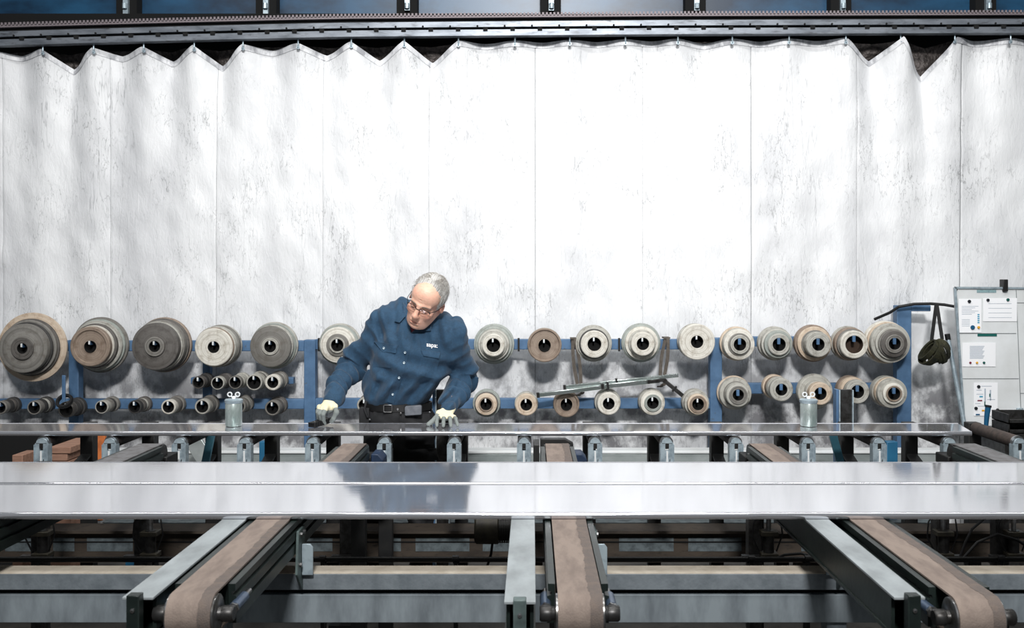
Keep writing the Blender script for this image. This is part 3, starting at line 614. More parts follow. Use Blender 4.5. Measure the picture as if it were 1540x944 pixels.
# ------------------------------------------------------------------ far table
T = 0.90
def slab(name, x0, x1, y0, y1, z0, z1, m, label, skew=0.0):
    # extruded profile: flat top with raised rounded lips front and back, open ribs underneath
    h = z1-z0
    pr = [(y0+.004, z0), (y0+.001, z0+.003), (y0, z0+.006)]
    for k in range(7):
        a = PI-k*PI/2/6; pr.append((y0+.009+.009*math.cos(a), z1-.009+.009*math.sin(a)))
    pr += [(y0+.0135, z1-.0007), (y0+.015, z1-.0018), (y0+.019, z1-.0018), (y1-.019, z1-.0018), (y1-.015, z1-.0018), (y1-.0135, z1-.0007)]
    for k in range(7):
        a = PI/2-k*PI/2/6; pr.append((y1-.009+.009*math.cos(a), z1-.009+.009*math.sin(a)))
    pr += [(y1, z0+.006), (y1-.004, z0)]
    nn = 9
    for k in range(nn-1, 0, -1):
        yy = y0+(y1-y0)*k/nn
        pr += [(yy+.003, z0), (yy+.003, z0+.005), (yy-.003, z0+.005), (yy-.003, z0)]
    b = MB().prism(pr, 'x', x0, x1)
    if skew: b.v = [(v[0]+(skew*(v[1]-y0)/(y1-y0) if v[0] > 0 else 0), v[1], v[2]) for v in b.v]
    o = b.build(name, m, smooth=True, origin=((x0+x1)/2, (y0+y1)/2, z0))
    tag(o, label, 'metal profile', 'long aluminium profiles on the conveyors'); return o
slab('aluminium_profile', -3.0, 1.955, 4.43, 4.70, T-.020, T, M['alu_far'], 'bright aluminium profile on the far rollers under the worker hands', .05)
slab('aluminium_profile', -3.2, 3.2, 3.315, 3.70, T-.019, T, M['alu'], 'long brushed aluminium profile, rear one of the near pair')
slab('aluminium_profile', -3.2, 3.2, 2.885, 3.30, T-.019, T, M['alu'], 'long brushed aluminium profile nearest the camera')

# roller stands carrying the far profile
def make_stand(name='roller_stand', label='x', loc=(0, 4.42, 0), rl=.42, rear=True):
    x, y, _ = loc
    t = thing(name, label, 'roller stand', loc, 'roller stands carrying the far profile')
    zt = T-.020; rr = .029; w_ = .028
    # fork plate with round head, slot
    pl = []
    for s in (-1, 1):
        pass
    head = [(x-w_, zt-.028)]+[(x+w_*math.cos(a), zt-.031+w_*math.sin(a)) for a in np.linspace(PI, 0, 13)]
    outer = head[1:]+[(x+w_, zt-.33), (x-w_, zt-.33)]
    slot = [(x-.008, zt-.025), (x+.008, zt-.025), (x+.008, zt-.062), (x-.008, zt-.062)]
    b = MB()
    b.box(x-w_, x-.008, y-.006, y+.006, zt-.33, zt-.030); b.box(x+.008, x+w_, y-.006, y+.006, zt-.33, zt-.030)
    b.box(x-.008, x+.008, y-.006, y+.006, zt-.33, zt-.062)
    b.prism([(x+.024*math.cos(a), zt-.032+.024*math.sin(a)) for a in np.linspace(PI, 0, 13)], 'y', y-.006, y+.006)
    b.box(x-w_-.003, x-w_, y-.012, y+.03, zt-.33, zt-.036); b.box(x+w_, x+w_+.003, y-.012, y+.03, zt-.33, zt-.036)
    b.build('fork_plate', M['galv'], t)
    MB().box(x-.0035, x+.0035, y-.010, y-.006, zt-.16, zt-.064).build('adjusting_bolt', M['white'], t)
    MB().box(x-.007, x+.007, y-.009, y+.004, zt-.052, zt-.030).build('axle_block', M['dark_steel'], t)
    MB().tube([(x+.012, y-.010, zt-.10), (x+.010, y-.012, zt-.115), (x+.002, y-.012, zt-.125), (x+.010, y-.012, zt-.14)], .0016, 6).build('clip_wire', M['rubber'], t)
    r = MB().lathe((x, y+.012, zt-rr), (0, 1, 0), [(.001, 0), (rr-.006, 0), (rr, .006), (rr, rl), (rr-.004, rl+.005), (.001, rl+.005)], 28).build('roller', M['roller'], t, smooth=True)
    MB().lathe((x, y+.010, zt-rr), (0, 1, 0), [(rr-.010, -.001), (rr+.0002, -.001), (rr+.0002, .016), (rr-.010, .016)], 28, close=True).build('end_ring', M['steel'], r, smooth=True)
    if not rear:
        MB().box(x-.031, x+.031, y+.03, y+.07, 0, zt-.062).build('post', M['black'], t, bevel=.003); return t
    MB().box(x-.031, x+.031, y+.44, y+.50, 0, zt-.005).build('post', M['black'], t, bevel=.003)
    MB().bar((x, y+.44, zt-.16), (x, y+.0, zt-.30), .05, .012).build('brace', M['black'], t)
    MB().box(x-.05, x+.05, y+.40, y+.54, 0, .01).build('foot_plate', M['black'], t)
    return t
SP = [63, 165, 270, 368, 470, 578, 683, 788, 895, 1003, 1107, 1215, 1322, 1428, 1533]
desc = ['leftmost roller stand of the far row', 'roller stand in front of the orange-brown board', 'roller stand left of the slanting teal bar on the left', 'roller stand below the left jar',
        'roller stand below the tool hand of the worker', 'roller stand in front of the worker, left leg side', 'roller stand below the flat resting hand of the worker', 'roller stand just left of the middle brown belt',
        'roller stand just right of the middle brown belt', 'roller stand midway between the middle belt and middle blue post', 'roller stand by the middle blue post of the rack', 'roller stand below the right jar',
        'roller stand right of the slanting teal bar on the right', 'last roller stand under the right end of the profile', 'roller stand with bare brown roller at the right edge']
base = None
for px, ds in zip(SP, desc):
    x = PX(px, 4.42)
    if px == 578: make_stand(label=ds, loc=(x, 4.42, 0), rl=.24, rear=False)
    elif base is None: base = make_stand(label=ds, loc=(x, 4.42, 0))
    else: dup(base, (x, 4.42, 0), ds)

# jars with wing nuts on the far profile
def jar(px, label, Y=4.60):
    x = PX(px, Y); t = thing('jar', label, 'jar', (x, Y, T), 'jars with wing nuts on the far profile')
    MB().lathe((x, Y, T), (0, 0, 1), [(.001, 0), (.035, 0), (.038, .004), (.038, .112), (.034, .118), (.001, .118)], 36).build('body', M['glassy'], t, smooth=True)
    MB().lathe((x, Y, T+.118), (0, 0, 1), [(.039, -.012), (.041, -.006), (.041, .002), (.036, .006), (.001, .007)], 36).build('lid', M['galv'], t, smooth=True)
    n = MB().lathe((x, Y, T+.125), (0, 0, 1), [(.009, -.002), (.009, .008), (.006, .012), (.001, .013)], 16)
    wn = n.build('wing_nut', M['white'], t, smooth=True)
    for s in (-1, 1):
        MB().lathe((x+s*.018, Y, T+.145), (0, 1, 0), [(.007, -.003), (.012, -.003), (.012, .003), (.007, .003)], 20, close=True).tube([(x+s*.006, Y, T+.131), (x+s*.013, Y, T+.138)], .0035, 8).build('wing', M['white'], wn, smooth=True)
jar(351.5, 'cloudy steel jar with wing nut left of the worker'); jar(1216, 'cloudy steel jar with wing nut right of the middle blue post')
# upright channels behind the far profile
for (px, lb) in ((1270, 'dark grey upright channel with blue side before the lower right rollers'), (664, 'dark grey upright channel behind the resting arm of the worker')):
    Y = 4.95; x = PX(px, Y); t = thing('upright_channel', lb, 'channel', (x, Y, 0)); zt_ = PZ(586, Y)
    MB().box(x-.030, x+.042, Y, Y+.03, 0, zt_).build('web', M['dark_steel'], t)
    for s in (-.030, .036): MB().box(x+s, x+s+.006, Y-.012, Y, 0, zt_).build('flange', M['galv'], t)
    MB().box(x-.044, x-.031, Y-.01, Y+.04, 0, zt_+.002).build('blue_side', M['blue'], t)
# slanting teal bars
for (a, b_, lb) in (((318, 652), (300, 740), 'slanting teal bar under the far profile, left of the left jar'), ((1252, 652), (1276, 740), 'slanting teal bar under the far profile, right of the right jar')):
    tag(MB().bar(P(a[0], a[1], 4.76), P(b_[0], b_[1], 4.72), .036, .02, up=(0, 1, 0)).build('slanting_bar', M['teal'], bevel=.002), lb, 'bar', 'teal bars leaning under the far profile')
for (px, lb) in ((398, 'short blue pillar under the far profile left of the worker'), (1342, 'short blue pillar under the far profile near its right end')):
    tag(MB().box(PX(px, 5.35)-.03, PX(px, 5.35)+.03, 5.35, 5.4, 0, PZ(664, 5.35)).build('pillar', M['blue_dark'], bevel=.004), lb, 'pillar', 'short blue pillars behind the roller stands')
# boards behind left
def board(x0, y0, x1, y1, Y, m, label, d=.3, name='wooden_board'):
    return tag(MB().box(PX(x0, Y), PX(x1, Y), Y, Y+d, PZ(y1, Y), PZ(y0, Y)).build(name, m, bevel=.004), label, 'board')
t = thing('board_stack', 'stack of pinkish raw boards low behind the two leftmost roller stands', 'boards', P(88, 760, 5.1))
for k in range(9): MB().box(PX(70+(k*7) % 5, 5.1), PX(106-(k*5) % 6, 5.1), 5.1, 5.4, PZ(682+k*11, 5.1), PZ(672+k*11, 5.1)).build('plank', M['wood'], t, bevel=.003)
MB().box(PX(70, 5.1), PX(106, 5.1), 5.1, 5.4, 0, PZ(771, 5.1)).build('pallet', M['wood'], t)
o = MB().bar(P(152, 652, 5.45), P(146, 783, 5.3), .055, .02, up=(0, 1, 0)).build('leaning_board', M['orange'], bevel=.002); tag(o, 'narrow orange-brown board leaning upright behind the second roller stand', 'board')
tag(MB().box(PX(18, 5.15), PX(34, 5.15), 5.15, 5.3, 0, PZ(684, 5.15)).build('cardboard_box', M['wood'], bevel=.004), 'small brown box low behind the far left of the profile', 'box')
tag(MB().box(PX(-40, 5.5), PX(122, 5.5), 5.5, 5.56, 0, PZ(650, 5.5)).build('dark_screen', M['void'], bevel=.004), 'dark screen panel low behind the left end of the far profile', 'panel')
tag(MB().bar(P(285, 640+14, 5.5), P(407, 842, 5.55), .09, .02, up=(0, 1, 0)).build('leaning_sheet', M['trunk'], bevel=.002), 'pale sheet leaning low behind the third roller stand', 'sheet')

# ------------------------------------------------------------------ conveyors under the near pair
BZ = T-.0195
def belt_module(x, side, label, y0=2.215, y1=4.22, grey=False):
    """felt belt conveyor; side = +1 when its right flank carries the mounting plate"""
    R = .047; hw = .049; t = thing('belt_conveyor', label, 'conveyor', (x, (y0+y1)/2, 0), 'narrow felt belt conveyors')
    zc = BZ-R
    def path(r):
        p = [(y1+r*math.sin(a)*1.0, zc+r*math.cos(a)) for a in np.linspace(0, PI, 17)]
        p += [(y0-r*math.sin(a), zc-r*math.cos(a)) for a in np.linspace(0, PI, 25)]
        # insert run samples
        out = []
        for i in range(len(p)):
            out.append(p[i]); q = p[(i+1) % len(p)]
            if abs(q[0]-p[i][0]) > .5: out += [(p[i][0]+(q[0]-p[i][0])*k/240, p[i][1]) for k in range(1, 240)]
        return out
    def strip_(xa, xb, m, nm, wob=0):
        po = path(R); pi = path(R-.004); n = len(po); vs = []
        for i in range(n):
            w1 = wob*(.006*math.sin(po[i][0]*23)+.004*math.sin(po[i][0]*61+1)) if wob else 0
            a_, b__ = (xa+w1, xb) if wob > 0 else (xa, xb-(w1 if wob else 0))
            vs += [(a_, po[i][0], po[i][1]), (b__, po[i][0], po[i][1]), (b__, pi[i][0], pi[i][1]), (a_, pi[i][0], pi[i][1])]
        fs = []
        for i in range(n):
            j = (i+1) % n; fs += [(4*i+k, 4*i+(k+1) % 4, 4*j+(k+1) % 4, 4*j+k) for k in range(4)]
        b = MB().add(vs, fs); return b.build(nm, m, t, smooth=True)
    strip_(x-hw, x+hw, M['belt_grey'] if grey else M['belt'], 'belt')
    # worn dark strip felted along one edge (slightly proud)
    if not grey:
        b = MB(); po = path(R+.0006); n = len(po); vs = []
        for i in range(n):
            w1 = .0025*math.sin(po[i][0]*13)+.0015*math.sin(po[i][0]*83+1)+.0012*math.sin(po[i][0]*290)
            vs += [(x+hw-.027+w1, po[i][0], po[i][1]), (x+hw+.0005, po[i][0], po[i][1])]
        b.add(vs, [(2*i, 2*i+1, 2*((i+1) % n)+1, 2*((i+1) % n)) for i in range(n)]).build('worn_strip', M['belt_edge'], t, smooth=True)
    # end roller with bright rims, axle and its clamp blocks
    dr = MB().lathe((x-hw-.006, y0, zc), (1, 0, 0), [(.001, 0), (R-.008, 0), (R-.004, .002), (R-.004, 2*hw+.010), (R-.008, 2*hw+.012), (.001, 2*hw+.012)], 40).build('end_roller', M['steel'], t, smooth=True)
    MB().lathe((x-hw-.034, y0, zc), (1, 0, 0), [(.001, 0), (.013, 0), (.015, .003), (.015, 2*hw+.065), (.013, 2*hw+.068), (.001, 2*hw+.068)], 24).build('axle', M['dark_steel'], dr, smooth=True)
    MB().lathe((x-hw-.006, y1, zc), (1, 0, 0), [(.001, 0), (R-.004, 0), (R-.004, 2*hw+.012), (.001, 2*hw+.012)], 32).build('drive_roller', M['dark_steel'], t, smooth=True)
    # frame: grooved dark channels on both flanks
    for s in (-1, 1):
        xs = x+s*(hw+.004); pr = []
        z1 = BZ-.004; z0 = BZ-.094
        prof = [(0, z1), (.016, z1), (.016, z1-.016), (.008, z1-.018), (.008, z1-.026), (.018, z1-.028), (.018, z1-.050), (.009, z1-.052), (.009, z1-.060), (.018, z1-.062), (.018, z0), (0, z0)]
        MB().prism([(xs+s*a, z) for a, z in prof], 'y', y0+.075, y1-.05).build('side_channel', M['green_black'], t)
        # tensioner
        tn = MB().tube([(xs+s*.022, y0+.045, zc-.002), (xs+s*.022, y0+.125, zc-.002)], .0125, 16).build('tensioner', M['tension'], t, smooth=True)
        MB().tube([(xs+s*.022, y0-.0, zc-.002), (xs+s*.022, y0+.17, zc-.002)], .006, 12).build('threaded_rod', M['steel'], tn, smooth=True)
        MB().lathe((xs+s*.022, y0+.036, zc-.002), (0, 1, 0), [(.001, 0), (.013, 0), (.013, .010), (.001, .010)], 6).build('nut', M['steel'], tn)
        MB().lathe((xs+s*.010, y0, zc), (s, 0, 0), [(.001, 0), (.017, 0), (.018, .003), (.018, .022), (.015, .026), (.001, .026)], 22).build('axle_block', M['dark_steel'], tn, smooth=True)
    MB().box(x-hw+.002, x+hw-.002, y0+.09, y1-.06, BZ-.075, BZ-.012).build('slider_bed', M['green_black'], t)
    # mounting plates
    for s in (-1, 1):
        if side and s != side: continue
        xs = x+s*(hw+.024); yp = 2.90
        MB().prism([(yp-.05, BZ-.15), (yp+.01, BZ-.21), (yp+.035, BZ-.21), (yp+.045, BZ-.03), (yp-.035, BZ-.03)], 'x', xs, xs+s*.007).build('mounting_plate', M['green_grey'], t, bevel=.001)
        for (yy, zz) in ((yp-.01, BZ-.045), (yp+.025, BZ-.045), (yp-.02, BZ-.13), (yp+.02, BZ-.14)):
            MB().lathe((xs+s*.007, yy, zz), (s, 0, 0), [(.007, 0), (.007, .006), (.001, .007)], 6).build('bolt', M['steel'], t)
        MB().prism([(xs+s*.008, BZ-.165), (xs+s*.040, BZ-.165), (xs+s*.040, BZ-.085), (xs+s*.032, BZ-.075), (xs+s*.008, BZ-.075)], 'y', yp+.0, yp+.008).build('bracket', M['galv'], t, bevel=.001)
    # end housing
    MB().box(x-hw-.02, x+hw+.02, y1-.0, y1+.13, BZ-.10, BZ-.0005-.0475+.03 if False else BZ-.056).build('drive_housing', M['black'], t, bevel=.004)
    return t
# beams
def legs_for(t, xs, z): 
    for q in xs: MB().box(q-.03, q+.03, 2.945, 3.005, 0, z).build('leg', M['beam'], t, bevel=.003)
fb = thing('conveyor_frame', 'grey welded frame with dusty top beam and wide lower channel under the near conveyors', 'frame', (0, 2.95, 0))
segs = [(-3.0, -1.715), (-1.505, -.845+.0), (-.655, -.06+.0), (.20, .82), (1.06, 1.72), (1.9, 3.0)]
Zt = PZ(862, 2.92); Zb = PZ(887, 2.92)
MB().box(-3.1, 3.1, 2.92, 3.00, Zb, Zt-.0015).build('top_beam', M['beam'], fb, bevel=.002)
MB().box(-3.1, 3.1, 2.921, 3.00, Zt-.0015, Zt).build('dusty_top', M['beam_top'], fb)
MB().box(-3.1, 3.1, 2.93, 2.955, PZ(938, 2.92), PZ(895.5, 2.92)).build('lower_channel', M['beam2'], fb, bevel=.002)
MB().box(-3.1, 3.1, 2.955, 2.99, Zb-.04, Zb).build('web', M['void'], fb)
legs_for(fb, (-2.4, -.93, .90, 2.45), PZ(895, 2.92)-.002)
XB = [-1.612, -.750, .106, .970, 1.828]
labs = ['grey felt belt conveyor at the far left, mostly under the profiles', 'brown felt belt conveyor running down to the lower left', 'brown felt belt conveyor in the middle pointing at the camera', 'brown felt belt conveyor running down to the lower right', 'grey felt belt conveyor at the far right edge']
sides = [3, 1, 1, -1, 3]
for x, l, s in zip(XB, labs, sides):
    belt_module(x, s, l, y0=2.215 if x < .5 else 2.19, grey=(abs(x) > 1.5))
    # foot between belt module and frame
def rail(x, label, y0=2.18, foot=True):
    t = thing('support_rail', label, 'rail', (x, 2.9, 0), 'light grey support rails beside the belts'); z = BZ
    MB().box(x-.034, x+.034, y0, 3.72, z-.006, z).build('top_plate', M['rail'], t, bevel=.001)
    MB().box(x-.030, x-.022, y0+.03, 3.70, z-.085, z-.006).build('left_web', M['green_black'], t)
    MB().box(x+.022, x+.030, y0+.03, 3.70, z-.085, z-.006).build('right_web', M['green_black'], t)
    MB().box(x-.034, x+.034, y0+.03, 3.70, z-.092, z-.085).build('bottom_plate', M['green_black'], t)
    p = MB().box(x-.014+.006*0, x+.014, y0-.028, y0-.001, 0, z+.012).build('end_post', M['green_grey'] if abs(x) < .5 else M['green_black'], t, bevel=.002)
    MB().lathe((x, y0-.028, z-.02), (0, -1, 0), [(.005, 0), (.005, .003), (.001, .004)], 10).build('bolt', M['steel'], p)
    MB().box(x-.05, x+.03, y0-.02, y0+.06, z-.14, z-.128).build('shelf_plate', M['green_black'], t, bevel=.001)
    MB().prism([(y0-.005, z-.14), (y0+.19, z-.092), (y0+.0, z-.092)], 'x', x-.006, x+.006).build('gusset', M['green_black'], t)
    MB().tube([(x-.04, y0+.0, z-.128), (x-.04, y0+.0, z-.10)], .008, 10).build('stud', M['steel'], t)
    return t
rail(-1.72, 'light grey support rail at the far left under the profiles'); rail(-.862, 'light grey support rail left of the lower left belt')
rail(-.026, 'light grey support rail beside the middle belt', 2.15); rail(.826, 'light grey support rail left of the lower right belt'); rail(1.66, 'light grey support rail at the far right edge')
# drive boxes behind the belts' far ends
for x, lb in ((-.750, 'left brown'), (.106, 'middle brown'), (.970, 'right brown')):
    t = thing('drive_unit', 'black drive unit with dark blue gearbox at the far end of the %s belt' % lb, 'drive unit', (x, 4.33, .7))
    z1 = T-.022
    if x > .5: z1 -= .07
    if abs(x) > .5: MB().box(x-.05, x+.06, 4.355, 4.40, z1-.2, z1-.07).build('housing', M['black'], t, bevel=.003)
    else: MB().prism([(x-.07, z1-.0), (x+.04, z1-.0), (x+.075, z1-.02), (x+.075, z1-.16), (x-.07, z1-.16)], 'y', 4.355, 4.40).build('housing', M['black'], t, bevel=.003)
    if abs(x) < .5: MB().box(x-.10, x-.075, 4.20, 4.36, z1-.22, z1).build('guard', M['black'], t, bevel=.003)
    MB().prism([(x+.076, z1-.035), (x+.105, z1-.035), (x+.125, z1-.06), (x+.125, z1-.2), (x+.076, z1-.2)], 'y', 4.18, 4.30).build('gearbox', M['navy'], t, bevel=.004)
    MB().tube([(x+.08, 4.17, z1-.095), (x+.10, 4.17, z1-.093), (x+.118, 4.17, z1-.11), (x+.125, 4.17, z1-.14)], .003, 8).build('wire', M['galv'], t)
    MB().box(x-.03, x+.03, 4.30, 4.354, 0, z1-.13).build('leg', M['black'], t)

# ------------------------------------------------------------------ machinery low down
t = thing('floor_beam', 'rusty brown longitudinal beam near the floor with grey patches', 'beam', (0, 4.7, 0)); Y = 4.70
za, zb_ = PZ(797, Y), PZ(836, Y)
MB().box(-3.2, 3.2, Y, Y+.02, zb_, za).build('web', M['rust'], t); MB().box(-3.2, 3.2, Y-.05, Y+.1, za-.004, za+.008).build('top_flange', M['rust'], t); MB().box(-3.2, 3.2, Y-.06, Y+.1, zb_-.012, zb_).build('bottom_flange', M['rust'], t)
MB().box(-3.2, 3.2, Y-.006, Y, PZ(815, Y), PZ(813.5, Y)).build('seam_line', M['void'], t)
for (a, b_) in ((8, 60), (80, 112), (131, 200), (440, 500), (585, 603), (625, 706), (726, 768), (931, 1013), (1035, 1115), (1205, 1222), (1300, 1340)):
    MB().box(PX(a, Y), PX(b_, Y), Y-.002, Y, PZ(828.5, Y), PZ(808, Y)).build('grey_patch', M['patch'], t)  # thin grey-blue plates on the beam web
for x in (-2.6, -1.3, 0, 1.3, 2.6): MB().box(x-.05, x+.05, Y-.02, Y+.08, 0, zb_-.012).build('foot', M['rust'], t)
t = thing('base_beam', 'blue base beam lying beyond the rusty beam near the floor', 'beam', (0, 5.3, 0))
MB().box(PX(155, 5.3), PX(1420, 5.3), 5.3, 5.38, PZ(798, 5.3), PZ(785.5, 5.3)).build('beam', M['blue_dark'], t, bevel=.004)
MB().box(PX(155, 5.3), PX(1420, 5.3), 5.29, 5.4, PZ(785.5, 5.3), PZ(784.6, 5.3)).build('top_edge', M['patch'], t)
for px in (200, 560, 900, 1250): MB().box(PX(px, 5.3)-.04, PX(px, 5.3)+.04, 5.3, 5.38, 0, PZ(798, 5.3)).build('foot', M['blue_dark'], t)
for i, (py, lb) in enumerate(((839.5, 'upper black pipe running behind the frame beam'), (845.5, 'lower black pipe running behind the frame beam'))):
    t = thing('pipe', lb, 'pipe', (0, 3.85, PZ(py, 3.85))); MB().tube([(-3.2, 3.85+i*.03, PZ(py, 3.85)), (3.2, 3.85+i*.03, PZ(py, 3.85))], .0065, 12).build('run', M['black'], t, smooth=True)
    for px in (-60, 480, 680, 1125, 1210, 1500):
        x = PX(px, 3.85); MB().lathe((x, 3.85+i*.03, PZ(py, 3.85)), (1, 0, 0), [(.0066, 0), (.012, .001), (.012, .025), (.0066, .026)], 12).build('clamp', M['rubber'], t)
        if i == 0: MB().box(x+.006, x+.02, 3.845, 3.895, 0, PZ(py, 3.85)-.012).build('stay', M['black'], t)
def lifter(px, label, Y=4.2, cyl=18):
    x = PX(px, Y); t = thing('lift_column', label, 'column', (x, Y, 0), 'dark lifting columns under the tables')
    MB().box(x-.028, x+.028, Y, Y+.06, 0, .80).build('column', M['dark_steel'], t, bevel=.003)
    MB().box(x-.07, x+.09, Y-.04, Y+.09, .0, .02).build('foot_plate', M['black'], t)
    zz = PZ(833, Y); MB().box(x-.06, x+.07, Y-.03, Y, zz-.012, zz).build('flange', M['dark_steel'], t)
    if cyl:
        xc = x+cyl/F*Y*1.3; c_ = MB().tube([(xc, Y-.02, zz+.0), (xc, Y-.02, PZ(795, Y))], .022, 18).build('cylinder', M['dark_steel'], t, smooth=True)
        MB().tube([(xc, Y-.02, PZ(795, Y)), (xc, Y-.02, .78)], .010, 12).build('piston_rod', M['steel'], c_, smooth=True)
        for dz in (0, .09): MB().box(xc-.035, xc+.035, Y-.05, Y+.01, zz+dz-.005, zz+dz+.014).build('collar', M['motor'], c_, bevel=.002)
        MB().tube([(xc-.04, Y-.03, zz+.02), (xc-.07, Y-.03, zz+.08), (xc-.065, Y-.03, zz+.14), (xc-.03, Y-.03, zz+.2)], .0035, 8).build('hose', M['rubber'], t, smooth=True)
        MB().tube([(xc+.03, Y-.03, zz+.02), (xc+.055, Y-.03, zz+.09), (xc+.04, Y-.03, zz+.2)], .0035, 8).build('hose', M['rubber'], t, smooth=True)
lifter(56, 'dark lifting column at the far left, low behind the frame', 4.2, 9); lifter(211, 'lifting column with hoses left of the lower left rail', 4.2, 14)
lifter(520, 'bare lifting column right of the lower left belt', 4.52, 0); lifter(1136, 'lifting column with cylinder left of the lower right rail', 4.15, 14)
lifter(1418, 'lifting column with hoses right of the lower right belt', 4.15, -2+0); lifter(1508, 'dark lifting column at the lower right edge', 4.2, 10)
t = thing('motor', 'olive-grey electric motor with black cooling fins under the profiles, left of the middle rail', 'motor', P(740, 796, 3.9))
cm = Vector(P(714, 795, 3.9)); MB().lathe(cm, (1, 0, 0), [(.001, 0), (.05, 0), (.058, .008), (.058, .09), (.054, .094), (.001, .094)], 32).build('housing', M['motor'], t, smooth=True)
for k in range(8):
    MB().lathe(cm+Vector((.097+k*.009, 0, 0)), (1, 0, 0), [(.001, 0), (.054, 0), (.054, .004), (.001, .004)], 28).build('fin', M['black'], t)
MB().lathe(cm+Vector((.094, 0, 0)), (1, 0, 0), [(.001, 0), (.046, 0), (.046, .078), (.001, .078)], 24).build('stator', M['black'], t)
MB().box(cm.x+.02, cm.x+.13, cm.y-.02, cm.y+.03, cm.z+.05, BZ-.1).build('mount', M['black'], t)
MB().tube([cm+Vector((.07, -.03, -.05)), cm+Vector((.065, -.03, -.09)), cm+Vector((.05, -.02, -.14))], .005, 8).build('cable', M['rubber'], t)
def hose(pts, lb): tag(MB().tube([P(*p) for p in pts], .0055, 8).build('hose', M['rubber'], smooth=True), lb, 'hose', 'black air hoses under the tables')
hose([(1160, 843, 4.05), (1180, 834, 4.0), (1205, 832, 3.95), (1228, 838, 3.9), (1245, 850, 3.85)], 'black hose curving from the lifting column to the lower right rail')
hose([(1442, 842, 4.0), (1452, 815, 4.0), (1462, 795, 4.0), (1480, 780, 4.05)], 'black hose rising steeply right of the lower right belt')
hose([(1446, 842, 3.95), (1470, 815, 3.95), (1500, 803, 3.95), (1530, 812, 3.95), (1550, 825, 3.95)], 'black hose arching towards the right edge')
for (a, b_, lb) in ((545, 572, 'brown wooden block on the rusty beam behind the middle left'), (1122, 1145, 'brown wooden block on the rusty beam near the right column')):
    pass
